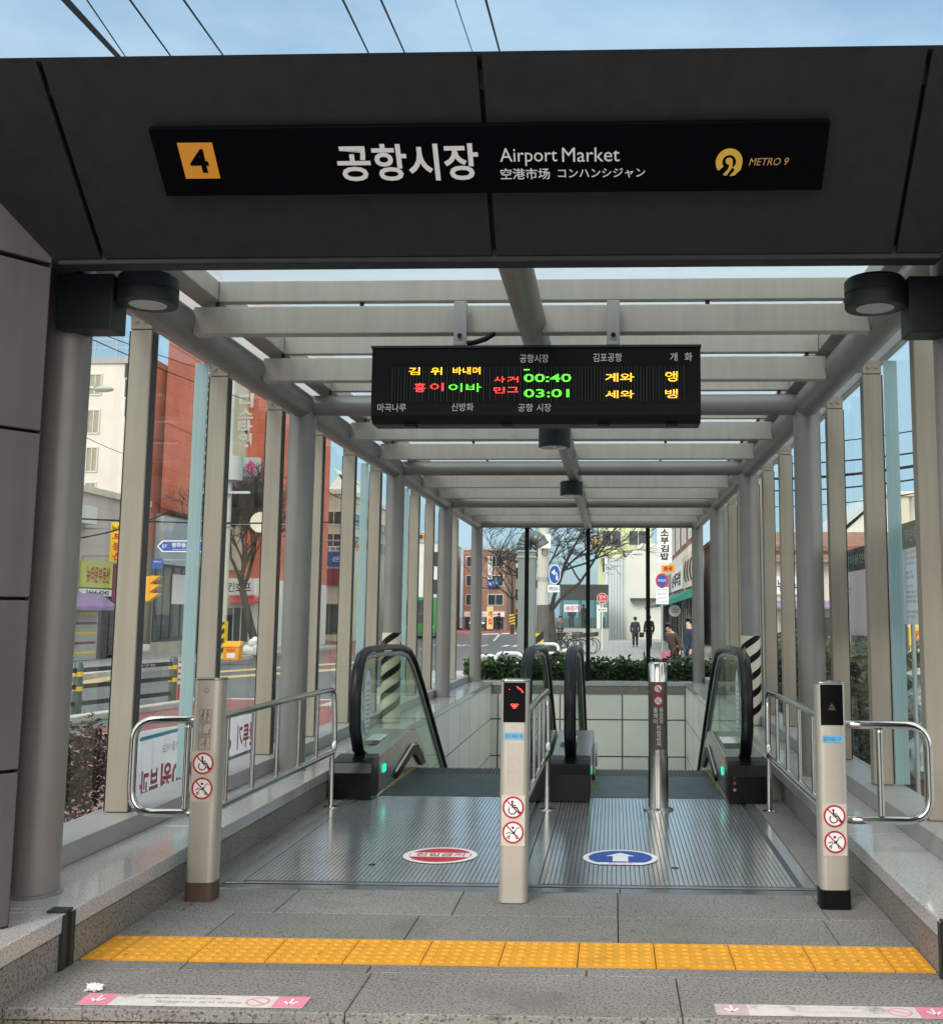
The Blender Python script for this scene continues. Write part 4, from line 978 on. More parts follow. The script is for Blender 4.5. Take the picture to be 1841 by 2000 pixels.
# red tower with letters
b = thing('red_tower', 'red tower with large white vertical Korean lettering and a white shop below', 'building', (-18.5, 53, G))
YT = 52.0; p0, p1 = at(438, 1130, Y=YT), at(527, 700, Y=YT)
MB().box(p0.x-3, p1.x, YT, YT+12, p0.z, 17).build('wall', M['redclad2'], b)
MB().box(p0.x-3, p1.x+.05, YT-.4, YT+11.9, G, p0.z-.003).build('shop_wall', M['wwhite'], b)
fr = XZ(0, YT-.402, 0)
pb_ = MB().box(p0.x-3, p0.x+.85, YT-.3, YT-.003, p0.z+.4, 17).build('pale_strip', M['wcream'], b)
ftx = XZ(0, YT-.003, 0); x_ = at(475, 800, Y=YT).x
lt = MB()
for t_, v in (('메', 745), ('디', 782), ('스', 808), ('타', 834), ('워', 860)):
    q = at(483-(v-745)*.05, v, Y=YT-.3); text((V((0, YT-.3, 0)), V((1, 0, 0)), V((0, 0, 1))), t_, None, None, .72, .70 if t_ != '스' else .5, (q.x, q.z), .02, .045, mb=lt)
lt.build('lettering', M['white'], b)
dp = MB(); q = at(523, 900, Y=YT).x; dp.cyl((q, YT-.12, p0.z), (q, YT-.12, 11), .09, n=10); dp.build('drain_pipe', M['white'], b, smooth=True)
p = at(478, 932, Y=YT-.4); q = at(510, 895, Y=YT-.4); fq = XZ(0, YT-.4, 0)
o = MB().rect(fq, p.x, q.x, p.z, q.z, 0, .3).build('sign', M['wblue'], b); text(fq, '송', M['pinkink'], o, .55, .62, ((p.x+q.x)/2, (p.z+q.z)/2), .31, .05)
p = at(455, 965, Y=YT-.4); q = at(510, 936, Y=YT-.4)
o = MB().rect(fq, p.x, q.x, p.z, q.z, 0, .28).build('sign', M['bannerwhite'], b); text(fq, '노래방', M['pinkink'], o, 1.0, .5, ((p.x+q.x)/2, (p.z+q.z)/2), .29, .03)
window(b, fr, p0.x+.3, p1.x-.4, .0, 1.6, 'pane', 'wframe', 2, 'shop_window')
o = signboard(b, fr, p0.x-.2, p1.x-.1, zat(1165, YT), zat(1135, YT), 'paper', '치킨호프', 'ink', d=0, t=.15)
aw = MB(); aw.prism([V((p0.x+.5, YT-.42, zat(1168, YT))), V((p0.x+.5, YT-1.3, zat(1176, YT)-.1)), V((p0.x+.5, YT-.42, zat(1176, YT)-.1))], (1.4, 0, 0)); aw.build('awning', M['red'], b)
# beige office farther along
b = thing('office_building', 'beige office building with ribbon windows and a dark blue sign', 'building', (-19, 74, G))
Y0 = 70; p0, p1 = at(560, 1250, Y=Y0), at(682, 965, Y=Y0)
MB().box(p0.x-6, p1.x, Y0, Y0+22, G, p1.z).build('wall', M['wcream'], b)
MB().box(p0.x-6.1, p1.x+.15, Y0-.15, Y0+22.1, p1.z, p1.z+.3).build('parapet', M['wwhite'], b)
fr = XZ(0, Y0-.002, 0); 
for v0, v1 in ((1024, 1000), (1068, 1044)): window(b, fr, p0.x+.2, p1.x-.3, zat(v0, Y0), zat(v1, Y0), 'pane', 'wframe', 4)
for v0, v1 in ((1024, 1000), (1068, 1044)):
    window(b, FX(p1.x+.002, 0, 0), Y0+.6, Y0+20, zat(v0, Y0), zat(v1, Y0), 'pane', 'wframe', 7)
signboard(b, fr, at(634, 1200, Y=Y0).x, at(676, 1200, Y=Y0).x, zat(1107, Y0), zat(1080, Y0), 'blue', '온', 'signwhite', fill=.45)
signboard(b, fr, p0.x+1, p1.x-.2, zat(1078, Y0), zat(1068, Y0), 'paper', '문구 사무용품', 'ink')
MB().rect(fr, p0.x+1, p1.x-.1, zat(1145, Y0), zat(1112, Y0), 0, .25).build('shop_fascia', M['maroon'], b)
window(b, fr, p0.x+1, p1.x-.5, .1, 1.9, 'pane', 'dframe', 3, 'shop_window')
gb = MB(); gb.prism([V((p0.x+1.6, Y0+2, p1.z+.3)), V((p1.x-.4, Y0+2, p1.z+.3)), V((p1.x-1.6, Y0+2, p1.z+2.0)), V((p0.x+2.6, Y0+2, p1.z+1.6))], (0, 6, 0)); gb.build('roof_house', M['wwhite'], b)
# low shops further down the left side
def far_block(name, lab, u0, u1, vtop, Y, wm, floors, sign=None, ink='signwhite', sm='red', depth=12, extra=None, lum='pane'):
    p, q = at(u0, vtop, Y=Y), at(u1, vtop, Y=Y)
    b = thing(name, lab, 'building', ((p.x+q.x)/2, Y+depth/2, G))
    MB().box(p.x, q.x, Y, Y+depth, G, p.z).build('wall', M[wm], b)
    MB().box(p.x-.1, q.x+.1, Y-.12, Y+depth+.1, p.z, p.z+.25).build('parapet', M['wgrey'], b)
    fr = XZ(0, Y-.002, 0); H = p.z-G; fh = H/(floors+.15); n = max(1, int((q.x-p.x)/2.4))
    for f in range(floors):
        for i in range(n):
            w_ = (q.x-p.x)/n; x0 = p.x+w_*(i+.16); x1 = p.x+w_*(i+.84)
            window(b, fr, x0, x1, G+fh*f+(.2 if f == 0 else fh*.3), G+fh*f+fh*(.62 if f == 0 else .82), lum, 'wframe' if f else 'dframe', 1, 'window' if f else 'shop_window')
    if sign: signboard(b, fr, p.x+.2, q.x-.2, G+fh*.68, G+fh*.95, sm, sign, ink)
    return b
far_block('shop_building', 'low grey shop building glimpsed between the far left posts', 690, 760, 1085, 92, 'wgrey', 2, '약국', 'ink', 'wcream')
far_block('shop_building', 'white shop building with red sign at the far left end of the street', 772, 870, 1060, 118, 'wwhite', 3, '할인마트', 'signwhite', 'red')
b = far_block('brick_building', 'red brick building with white window frames and a white vertical sign down the road', 905, 990, 1075, 126, 'wbrick', 4, '김밥천국'[:0] or '분식', 'red', 'paper')
fr = XZ(0, 125.9, 0); p, q = at(953, 1132, Y=126), at(962, 1087, Y=126); signboard(b, fr, p.x, q.x, p.z, q.z, 'paper', '로데오거리', 'ink', True, .2)
p, q = at(952, 1146, Y=126), at(975, 1134, Y=126); signboard(b, fr, p.x, q.x, p.z, q.z, 'blue', '세탁소', 'signwhite', False, .3)
b = far_block('shop_building', 'cream building with yellow ground floor shutters down the road', 992, 1035, 1095, 140, 'wcream', 3, '열쇠', 'ink', 'yel')

# ---- end of the street: white hall, pale building, glass booth
b = thing('white_hall', 'big plain white building with shade-tinted left part behind the stop sign', 'building', (2, 84, G))
Yh = 80; x0, x1, x2 = at(1180, 1200, Y=Yh).x, at(1222, 1200, Y=Yh).x, at(1300, 1200, Y=Yh).x; z1 = zat(1090, Yh)
MB().box(x0, x1, Yh, Yh+16, G, z1).build('side_wall', M['wblue'], b)  # pale blue puts the shade of this white left part into its colour
MB().prism([(x1, Yh-.3, G), (x2+1, Yh-.3, G), (x2+1, Yh-.3, zat(1062, Yh)), (x1+1.1, Yh-.3, zat(1062, Yh)), (x1, Yh-.3, z1)], (0, 16, 0)).build('wall', M['wwhite'], b)
MB().box(x1+.3, x2, Yh-.9, Yh-.31, 2.4, 2.55).build('canopy', M['dframe'], b)
dp = MB()
for i in range(6): q = x0+.3+(x1-x0-.5)*i/5; dp.box(q-.02, q+.02, Yh-.03, Yh-.001, G, z1)
dp.build('panel_seam', M['wgrey'], b)
b = far_block('lime_building', 'pale lime building with dark green sign rising behind the white hall', 1168, 1272, 1020, 100, 'wlime', 4)
signboard(b, XZ(0, 99.99, 0), at(1216, 1200, Y=100).x, at(1250, 1200, Y=100).x, zat(1087, 100), zat(1077, 100), 'shopdark', '빌라', 'signwhite')
p, q = at(1157, 1076, Y=99), at(1169, 1048, Y=99)
t = thing('hanging_sign', 'orange vertical sign with white letters between tree branches', 'sign', (p.x, 99, p.z)); signboard(t, XZ(0, 98.5, 0), p.x, q.x, p.z, q.z, 'signalyellow', '숯불', 'signwhite', True, .3, name='board')
MB().bar((p.x, 98.4, p.z+.6), (p.x-1.6, 98.4, p.z+.6), .12).build('bracket', M['galv'], t)
# glass booth (lift entrance) on a plinth
t = thing('glass_booth', 'dark framed glass booth on a concrete plinth behind the bicycles', 'booth', (-2, 77, G))
Yb = 75; x0, x1 = at(1093, 1200, Y=Yb).x, at(1187, 1200, Y=Yb).x; zb, zp = zat(1228, Yb), zat(1147, Yb)
MB().box(x0, x1+.05, Yb-.1, Yb+3.2, G, zb).build('plinth', M['stone'], t)
MB().box(x0-.05, x1+.02, Yb-.05, Yb+3.1, zp, zp+.18).build('roof', M['shopdark'], t)
MB().box(x0, x1, Yb-.02, Yb, zp-.9, zp-.002).build('header_band', M['shopdark'], t)
for q in (x0, x0+1.4, at(1130, 1200, Y=Yb).x, at(1160, 1200, Y=Yb).x, x1-.06): MB().box(q, q+.07, Yb, Yb+.08, zb, zp-.003).build('mullion', M['dframe'], t)
for q in (x0, x1-.06): MB().box(q, q+.07, Yb+2.9, Yb+3, zb, zp-.003).build('mullion', M['dframe'], t)
M['boothglass'] = glass('booth_glass', (.62, .78, .76), .5)
MB().box(x0+.08, x1-.07, Yb+.03, Yb+.04, zb+.003, zp-.9).build('front_pane', M['boothglass'], t)
MB().box(x1-.03, x1-.02, Yb+.09, Yb+2.88, zb+.003, zp-.006).build('side_pane', M['boothglass'], t)
fr = XZ(0, Yb+.02, 0); q = at(1117, 1188, Y=Yb); signboard(t, fr, q.x-.55, q.x+.55, q.z-.25, q.z+.25, 'paper', '승강기', 'red', t=.02)
MB().rect(fr, at(1165, 1200, Y=Yb).x, at(1172, 1200, Y=Yb).x, zb, zp-1.2, 0, .02).build('warning_sticker', M['white'], t)

# ---- right-hand row of shops
XS = 3.25
b = thing('shop_building', 'row of white fronted shops with a tall brush-lettered banner on the right', 'building', (XS+4, 52, G))
MB().prism([(XS, 40.5, G), (XS, 72, G), (XS+2.45, 71.5, G)], (0, 0, 4.3-G)).build('wall', M['wwhite'], b)
MB().prism([(XS+.4, 46, 4.303), (XS+.4, 70, 4.303), (XS+2.1, 69.5, 4.303)], (0, 0, 3.1)).build('upper_wall', M['wbrick2'], b)
fr = FN(XS-.002, 0, 0); f2 = FN(XS+.398, 0, 0)
def yn(u): return XS*F_PX/(u-1197.5)
for i in range(5): window(b, f2, -(68-5.2*i), -(65.4-5.2*i), 5.0, 6.6, 'pane', 'wframe', 1)
for i in range(6): window(b, fr, -(71-5*i), -(67.2-5*i), G+.2, 2.0, 'pane', 'dframe', 2, 'shop_window')
signboard(b, fr, -71, -60, 2.55, 3.6, 'shopdark', '수제떡볶이', 'signwhite'); signboard(b, fr, -59.6, -50, 2.55, 3.6, 'paper', '순대국밥', 'ink', bold=.03); signboard(b, fr, -49.6, -41, 2.5, 3.9, 'wcream', '((((', 'ink', bold=.05)
for y0, y1, mm in ((62, 70, 'dframe'), (51, 60, 'shopdark'), (41.5, 49, 'teal')):
    MB().prism([(XS-.02, y0, 2.45), (XS-1.25, y0, 1.85), (XS-1.25, y0, 1.70), (XS-.02, y0, 2.1)], (0, y1-y0, 0)).build('awning', M[mm], b)
fb = XZ(0, 48.0, 0); p, q = at(1283, 1100, Y=48), at(1311, 1028, Y=48)
o = MB().rect(fb, p.x, q.x, p.z, q.z, 0, .2).build('banner_sign', M['paper'], b); column_text(fb, '소부김밥', M['ink'], o, .36, (q.z-p.z)*.86, ((p.x+q.x)/2, (p.z+q.z)/2), .21, .03)
p, q = at(1291, 1117, Y=47.9), at(1317, 1104, Y=47.9); o = MB().rect(fb, p.x, q.x, p.z, q.z, .0, .2).build('flame_sign', M['signalyellow'], b); text(fb, '불꽃', M['red'], o, .4, .2, ((p.x+q.x)/2, (p.z+q.z)/2), .21, .03)
p = at(1317, 1193, Y=44); fd_ = XZ(0, 44, 0); o = MB().disc(fd_, (p.x, p.z), .235, 0, 28, t=.08).build('round_sign', M['paper'], b); text(fd_, '오늘의', M['ink'], o, .26, .08, (p.x, p.z+.05), .09, .01); text(fd_, '커피집', M['ink'], o, .26, .08, (p.x, p.z-.06), .09, .01)
MB().bar((p.x, 44.03, p.z), (XS, 44.03, p.z), .03).build('sign_arm', M['dframe'], b)
# houses to the right, behind the hedge
b = thing('gabled_house', 'white gabled house with a chimney behind the brick shop on the right', 'house', (19, 62, G))
p, q, r_ = at(1655, 1040, Y=55), at(1712, 975, Y=55), at(1770, 1040, Y=55)
MB().box(p.x, r_.x+4, 55, 66, G, p.z).build('wall', M['wcream'], b)
MB().prism([(p.x-.2, 55, p.z), (r_.x+4.2, 55, p.z), (r_.x+4.2, 55, q.z+.4), (q.x+.6, 55, q.z+.4)], (0, 11, 0)).build('gable', M['wwhite'], b)
MB().prism([(p.x-.5, 54.8, p.z+.02), (q.x+.5, 54.8, q.z+.42), (q.x+.5, 54.8, q.z+.62), (p.x-.7, 54.8, p.z+.16)], (0, 11.4, 0)).build('roof', M['roofgrey'], b)
c = at(1752, 972, Y=55); MB().box(c.x-.35, c.x+.35, 54.2, 54.9, p.z, c.z).box(c.x-.55, c.x+.75, 54.05, 55.05, c.z, c.z+.14).build('chimney', M['wcream'], b)
b = thing('brick_shop', 'low shop with brown brick roof band and pink lettered sign behind the hedge', 'building', (16, 46, G))
p, q = at(1500, 1072, Y=42), at(1841, 1072, Y=42)
MB().box(p.x, q.x+3, 42, 52, G, p.z).build('wall', M['wcream'], b)
MB().prism([(p.x-.2, 41.6, p.z-.1), (p.x-.2, 41.6, p.z+.1), (p.x-.2, 44, p.z+.8), (p.x-.2, 44, p.z)], (q.x-p.x+3.3, 0, 0)).build('roof', M['roof'], b)
MB().box(p.x, q.x+3, 41.5, 41.9, zat(1098, 42), zat(1085, 42)).build('brick_band', M['wbrick'], b)
fr = XZ(0, 41.998, 0)
for i in range(5): window(b, fr, p.x+.5+2.6*i, p.x+2.5+2.6*i, G+.1, 1.2, 'pane', 'dframe', 1, 'shop_window')
x0, x1 = at(1510, 1200, Y=42).x, at(1580, 1200, Y=42).x; signboard(b, fr, x0, x1, zat(1160, 42), zat(1125, 42), 'paper', '누리식당', 'ink')
aw = MB(); aw.prism([(p.x, 41.99, zat(1172, 42)), (p.x, 40.9, zat(1184, 42)), (p.x, 40.9, zat(1188, 42)), (p.x, 41.99, zat(1186, 42))], (3.2, 0, 0)); aw.build('awning', M['purplecloth'], b)
x0, x1 = at(1745, 1200, Y=42).x, at(1768, 1200, Y=42).x+.6; o = MB().rect(fr, x0, x1, zat(1148, 42), zat(1070, 42), .0, .15).build('sign', M['paper'], b); text(fr, '부', M['pinkink'], o, .75, .85, (x0+.45, zat(1105, 42)), .16, .04); text(fr, '매매 전세', M['skyblue'], o, .7, .16, (x0+.5, zat(1138, 42)), .16, .01)
for v in (1068, 1150): MB().rect(fr, x0-.05, x1+.05, zat(v, 42)-.05, zat(v, 42)+.05, .0, .16).build('sign_trim', M['blue' if v < 1100 else 'red'], b)
o = MB().rect(fr, at(1772, 1200, Y=42).x, at(1800, 1200, Y=42).x, zat(1258, 42), zat(1222, 42), .02, .1).build('poster', M['yel'], b); column_text(fr, '부동', M['red'], o, .38, .62, (at(1786, 1200, Y=42).x, zat(1243, 42)), .13, .03)
b = far_block('white_shed', 'white low building seen between the far right posts', 1395, 1500, 1060, 62, 'wwhite', 2, '세차장', 'ink', 'wcream')

# ---- greenery
def leaves(n, box, size, seed, dens=None):
    rn = random.Random(seed); m = MB(); x0, x1, y0, y1, z0, z1 = box
    while n > 0:
        c = V((rn.uniform(x0, x1), rn.uniform(y0, y1), rn.uniform(z0, z1)))
        if dens and not dens(c, rn): continue
        n -= 1
        a = V((rn.gauss(0, 1), rn.gauss(0, 1), rn.gauss(0, .6))).normalized(); b = a.cross(V((rn.gauss(0, 1), rn.gauss(0, 1), rn.gauss(0, 1)))).normalized(); s = size*rn.uniform(.6, 1.3)
        m.add([c-a*s, c+b*s*.42, c+a*s, c-b*s*.42], [(0, 1, 2, 3)])
    return m
from mathutils import noise as mn
def bumpy(x0, x1, y0, y1, z0, z1, k=2.2, amp=.16):
    def f(c, rn):
        top = z1-amp+amp*1.6*mn.noise(V((c.x*k, c.y*k, 0)))+(rn.random() < .03)*amp*.8
        if c.z > top: return False
        dd = min(c.x-x0, x1-c.x, c.y-y0, y1-c.y, top-c.z)
        return dd < .14 or rn.random() < .08
    return f
bx_ = (-2.6, 1.75, 19.05, 19.75, .0, .68)
t = thing('hedge', 'clipped dark green hedge behind the far glass wall', 'hedge', (-.4, 19.4, G))
leaves(9000, bx_, .045, 5, bumpy(*bx_, 2.6, .15)).build('foliage', M['hedge'], t)
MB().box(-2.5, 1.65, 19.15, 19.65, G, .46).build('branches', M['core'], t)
bx_ = (2.35, 3.3, 6.9, 20, G, 1.12)
t = thing('hedge', 'tall olive green hedge outside the right glass wall', 'hedge', (2.8, 12, G))
leaves(16000, bx_, .05, 6, bumpy(*bx_, 1.8, .25)).build('foliage', M['olive'], t)
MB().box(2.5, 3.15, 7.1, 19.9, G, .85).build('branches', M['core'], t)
# purple-brown shrub outside the left glass wall
t = thing('shrub', 'reddish brown shrub outside the glass beside the left front column', 'shrub', (-3.35, 6.6, G))
bx_ = (-4.1, -2.95, 5.5, 6.95, G+.1, .84)
def blob(c, rn):
    q = V(((c.x+3.5)/.62, (c.y-6.25)/.72, (c.z-.36)/.47)).length+.45*mn.noise(c*3.2)
    return q < 1 and (rn.random() < (.25+.9*max(0, mn.noise(c*6)+.2)) if c.z < .22 else True)
leaves(17000, bx_, .020, 8, blob).build('foliage', M['purple'], t)
st = MB(); rn = random.Random(4)
for i in range(46):
    a = V((-3.5+rn.uniform(-.12, .12), 6.25+rn.uniform(-.2, .2), G)); b_ = V((-3.5+rn.uniform(-.55, .55), 6.25+rn.uniform(-.62, .62), rn.uniform(.1, .68))); m_ = (a+b_)/2+V((rn.uniform(-.08, .08), rn.uniform(-.08, .08), .08))
    st.tube([a, m_, b_], .008, 4, rs=[.009, .006, .003])
st.build('stems', M['twig'], t)

def bare_tree(name, lab, base, H, lean, seed, spread=1.0, depth=5, r0=.16, trunk=.35, dirbias=(0, 0, .25), nb=3):
    rn = random.Random(seed); t = thing(name, lab, 'tree', base); tr = MB(); cr_ = MB(); b = V(base); top = b+V(lean)+V((0, 0, H*trunk))
    mid = (b+top)/2+V((rn.uniform(-.1, .1), 0, 0)); tr.tube([b, b+V((0, 0, .25)), mid, top], r0, 9, rs=[r0*1.35, r0*1.05, r0*.95, r0*.82])
    def grow(p, d, l, r, k):
        q = p; pts = [p]; dd = d.copy()
        for i in range(4):
            dd = (dd+V((rn.gauss(0, .16), rn.gauss(0, .16), rn.gauss(0, .10)))+V(dirbias)*.16).normalized(); q = q+dd*l/4; pts.append(q)
        (tr if k == depth else cr_).tube(pts, r, 6 if k > 2 else 4, caps=False, rs=[r, r*.9, r*.8, r*.7, r*.55])
        if k > 0:
            for i in range(nb+(1 if k < 3 else 0)):
                s = rn.uniform(.35, 1); j = min(3, int(s*4)); pp = pts[j]+(pts[j+1]-pts[j])*(s*4-j)
                nd = (dd+V((rn.gauss(0, .55), rn.gauss(0, .55), rn.gauss(0, .35)))*spread).normalized()
                grow(pp, nd, l*rn.uniform(.55, .8), max(r*.52, .006), k-1)
    for i in range(4):
        a = 2*pi*i/4+rn.uniform(0, 1); grow(top, V((cos(a)*.55*spread, sin(a)*.55*spread, 1)).normalized(), H*.30, r0*.5, depth-1 if depth > 4 else depth)
    tr.build('trunk', M['bark'], t, smooth=True); cr_.build('crown', M['twig'], t)
    return t
p = at(1078, 1270, Z=G, Y=None) if False else V((-1.85, 31, G))
bare_tree('bare_tree', 'large bare tree with dark spreading branches beside the utility pole', (at(1078, 1200, Y=31).x, 31, G), 6.6, (-.05, .2, 0), 24, 1.2, 6, .125, .28, (.42, 0, .36), 3)
p = at(506, 1285, Z=G); bare_tree('bare_tree', 'bare street tree in front of the red lettered tower', (p.x-.1, 43.5, G), 7.6, (-.7, 0, 0), 33, .72, 6, .16, .36, (.02, 0, .32), 4)
bare_tree('bare_tree', 'slender bare tree beside the distant road near the brick building', (at(1000, 1200, Y=100).x, 100, G), 11, (0, 0, 0), 9, 1.0, 4, .16, .28)
bare_tree('bare_tree', 'faint bare tree glimpsed between the far left posts', (at(722, 1200, Y=88).x, 88, G), 9, (0, 0, 0), 15, 1.0, 4, .15, .3)

# ---- wires
def wires(name, lab, lines, r=.012, grp=None):
    for i, (a, b, sag, rr) in enumerate(lines):
        a, b = V(a), V(b); pts = [a+(b-a)*s+V((0, 0, -sag*4*s*(1-s))) for s in [k/12 for k in range(13)]]
        o = MB().tube(pts, rr, 5).build(name, M['wire'])
        tag(o, lab[i] if isinstance(lab, list) else lab, 'wire', grp)
sk = []; labs = []
for (u0, v0, u1, v1, rr, lb) in ((120, -10, 245, 125, .035, 'thick bundled black cable crossing the sky at upper left'), (150, -30, 255, 125, .008, 'thin wire just right of the thick sky cable'), (240, -20, 345, 125, .011, 'sky wire above the left fascia seam, left of its twin'), (345, -20, 448, 125, .011, 'sky wire over the left half of the fascia, right of its twin'),
    (660, -20, 730, 125, .011, 'left wire of the steep pair above the sign lettering'), (735, -20, 800, 125, .011, 'right wire of the steep pair above the sign lettering'), (882, -20, 930, 125, .006, 'faintest thin wire above the middle fascia seam'), (943, -20, 982, 125, .013, 'rightmost sky wire, just right of the middle fascia seam')):
    sk.append((at(u0, v0, Y=9), at(u0+(u1-u0)*1.9, v0+(v1-v0)*1.9, Y=34), .0, rr)); labs.append(lb)
wires('sky_wire', labs, sk, grp='wires crossing the sky')
wl = []; labs = []
for i, (v0, v1, rr) in enumerate(((870, 845, .014), (905, 890, .02), (935, 915, .035), (958, 942, .02), (990, 968, .012))):
    wl.append((at(1480, v0, Y=30), at(1860, v1-18, Y=22), .12, rr)); labs.append(['uppermost wire outside the right glass wall', 'second highest wire outside the right glass wall', 'thickest bundled cable outside the right glass wall', 'wire just under the thick cable outside the right glass', 'lowest thin wire outside the right glass wall'][i])
wires('street_wire', labs, wl, grp='wires beyond the right glass wall')
wl = []; labs = []
for i, (u0, v0, u1, v1, Y0_, Y1_, rr) in enumerate(((130, 1012, 700, 1018, 30, 34, .025), (130, 1055, 330, 1000, 26, 30, .02), (130, 640, 480, 780, 24, 40, .014), (130, 625, 480, 745, 24, 40, .012), (640, 960, 700, 985, 50, 60, .02), (130, 835, 300, 905, 30, 40, .01))):
    wl.append((at(u0, v0, Y=Y0_), at(u1, v1, Y=Y1_), .1, rr)); labs.append(['level cable across the left street under the yellow sign top', 'rising cable crossing the yellow vertical sign', 'lower of two wires slanting over the red building', 'upper of two wires slanting over the red building', 'short wire over the beige office building', 'thin wire slanting across the white block'][i])
wires('street_wire', labs, wl, grp='wires over the left street')

def translucent(m, k=.5):
    t = m.node_tree; p = t.nodes['Principled BSDF']; o = [n for n in t.nodes if n.type == 'OUTPUT_MATERIAL'][0]
    a = t.nodes.new('ShaderNodeBsdfTranslucent'); a.inputs[0].default_value = p.inputs['Base Color'].default_value; x = t.nodes.new('ShaderNodeMixShader'); x.inputs[0].default_value = k
    t.links.new(p.outputs[0], x.inputs[1]); t.links.new(a.outputs[0], x.inputs[2]); t.links.new(x.outputs[0], o.inputs[0])
translucent(M['bannerwhite'], .75)
# ---- poles, lights, signs
def pole(name, lab, cat, x, y, z1, r, m='concrete', r2=None):
    t = thing(name, lab, cat, (x, y, G)); MB().cyl((x, y, G), (x, y, z1), r, r2 or r*.8, n=16).build('post', M[m], t, smooth=True); return t
p = at(435, 1200, Y=40)
t = pole('utility_pole', 'concrete utility pole with transformer cans in front of the red tower', 'utility pole', p.x, 40, 11.5, .155)
q = at(470, 915, Y=39.8); MB().cyl((p.x+.28, 39.8, q.z-.45), (p.x+.28, 39.8, q.z+.45), .3, n=16).build('transformer', M['wgrey'], t, smooth=True)
MB().bar((p.x-.9, 39.8, q.z-.9), (p.x+.9, 39.8, q.z-.9), .09).build('crossarm', M['galv'], t)
o = MB().cyl((p.x, 40, G+.1), (p.x, 40, 1.05), .205, n=20).build('warning_wrap', M['yel'], t, smooth=True)
for i in range(4):
    z = G+.12+.34*i
    MB().prism([(p.x-.15, 39.83, z), (p.x+.15, 39.83, z+.26), (p.x+.15, 39.83, min(z+.42, 1.04)), (p.x-.15, 39.83, z+.16)], (0, -.05, 0)).build('stripe', M['ink'], o)
sm = at(508, 1020, Y=38)
t = thing('round_board', 'round white board on a long horizontal arm before the bare tree', 'sign', (sm.x, 38, sm.z))
MB().cyl((sm.x, 38, sm.z), (sm.x, 38.06, sm.z), .36, n=32).build('disc', M['wcream'], t)
MB().tube([(p.x+.2, 40, sm.z-.05), (p.x+.2, 38.1, sm.z-.05), (sm.x+2, 38.1, sm.z-.05)], .035, 8).build('arm', M['galv'], t)
# traffic signal seen from the side
c = at(297, 1150, Y=34)
t = thing('traffic_light', 'yellow traffic signal seen sideways with three pointed visors', 'traffic light', (c.x, 34, G))
MB().box(c.x-.17, c.x-.02, 33.85, 34.15, c.z-.40, c.z+.38).build('housing', M['signalyellow'], t, bevel=.02)
for i in range(3):
    z = c.z-.26+.27*i; MB().prism([(c.x-.02, 33.86, z-.11), (c.x-.02, 33.86, z+.13), (c.x+.28, 33.86, z+.12)], (0, .28, 0)).build('visor', M['signalyellow'], t)
MB().cyl((c.x-.3, 34, G), (c.x-.3, 34, c.z+.9), .06, n=12).bar((c.x-.3, 34, c.z+.3), (c.x-.15, 34, c.z+.3), .05).build('pole', M['galv'], t, smooth=True)
def traffic_signal(u, v, Y, lab, lit):
    c = at(u, v, Y=Y); t = thing('traffic_light', lab, 'traffic light', (c.x, Y, G), 'yellow signals over the street')
    MB().box(c.x-.6, c.x+.6, Y, Y+.25, c.z-.2, c.z+.2).build('housing', M['signalyellow'], t, bevel=.03)
    for i, mm in enumerate(('shopdark', 'shopdark', 'mint' if lit else 'shopdark')): MB().disc(XZ(0, Y-.004, 0), (c.x-.38+.38*i, c.z), .15, 0, 20).build('lamp', M[mm], t)
    MB().tube([(c.x-3.2, Y+.15, G), (c.x-3.2, Y+.15, c.z+.3), (c.x+.6, Y+.15, c.z+.3)], .07, 8).build('mast', M['galv'], t)
traffic_signal(716, 1066, 62, 'yellow traffic signal left of the green-lit one', False); traffic_signal(832, 1048, 80, 'yellow traffic signal showing green between the left posts', True)
# street name signs
c = at(350, 1067, Y=27)
t = thing('street_sign', 'blue arrow-shaped street name sign with white Korean lettering', 'sign', (c.x, 27, G)); fr = XZ(0, 27, 0)
def arrowpoly(x0, x1, z0, z1): return [(x0, (z0+z1)/2), (x0+.13, z0), (x1, z0), (x1, z1), (x0+.13, z1)]
x0, x1, z0, z1 = c.x-.55, c.x+.62, c.z-.145, c.z+.145
o = MB().flat(fr, arrowpoly(x0, x1, z0, z1), 0, .03).build('edge', M['paper'], t); MB().flat(fr, arrowpoly(x0+.03, x1-.03, z0+.025, z1-.025), .032).build('panel', M['blue'], o)
text(fr, '방화동로5길', M['signwhite'], o, .66, .12, (c.x+.16, c.z+.03), .036, .03); text(fr, '57', M['signwhite'], o, .13, .08, (c.x-.36, c.z), .036, .02); text(fr, 'Banghwadong-ro 5-gil', M['signwhite'], o, .62, .035, (c.x+.16, c.z-.085), .036, .01)
MB().cyl((x1+.1, 27.1, G), (x1+.1, 27.1, z1+.3), .05, n=12).bar((x1-.3, 27.1, c.z), (x1+.1, 27.1, c.z), .04).build('pole', M['galv'], t, smooth=True)
c = at(308, 1101, Y=27.4); t = thing('street_sign', 'small blue number plate sign under the arrow-shaped one', 'sign', (c.x, 27.4, c.z)); fr = XZ(0, 27.4, 0)
o = MB().flat(fr, [(c.x-.13, c.z-.12), (c.x+.13, c.z-.12), (c.x+.15, c.z+.02), (c.x+.11, c.z+.13), (c.x-.11, c.z+.13), (c.x-.15, c.z+.02)], 0, .02).build('plate', M['blue'], t); text(fr, '방화동로', M['signwhite'], o, .2, .05, (c.x, c.z+.05), .025, .01)
MB().bar((c.x, 27.42, c.z+.1), (c.x+1.25, 27.42, c.z+.1), .03).build('arm', M['galv'], t)
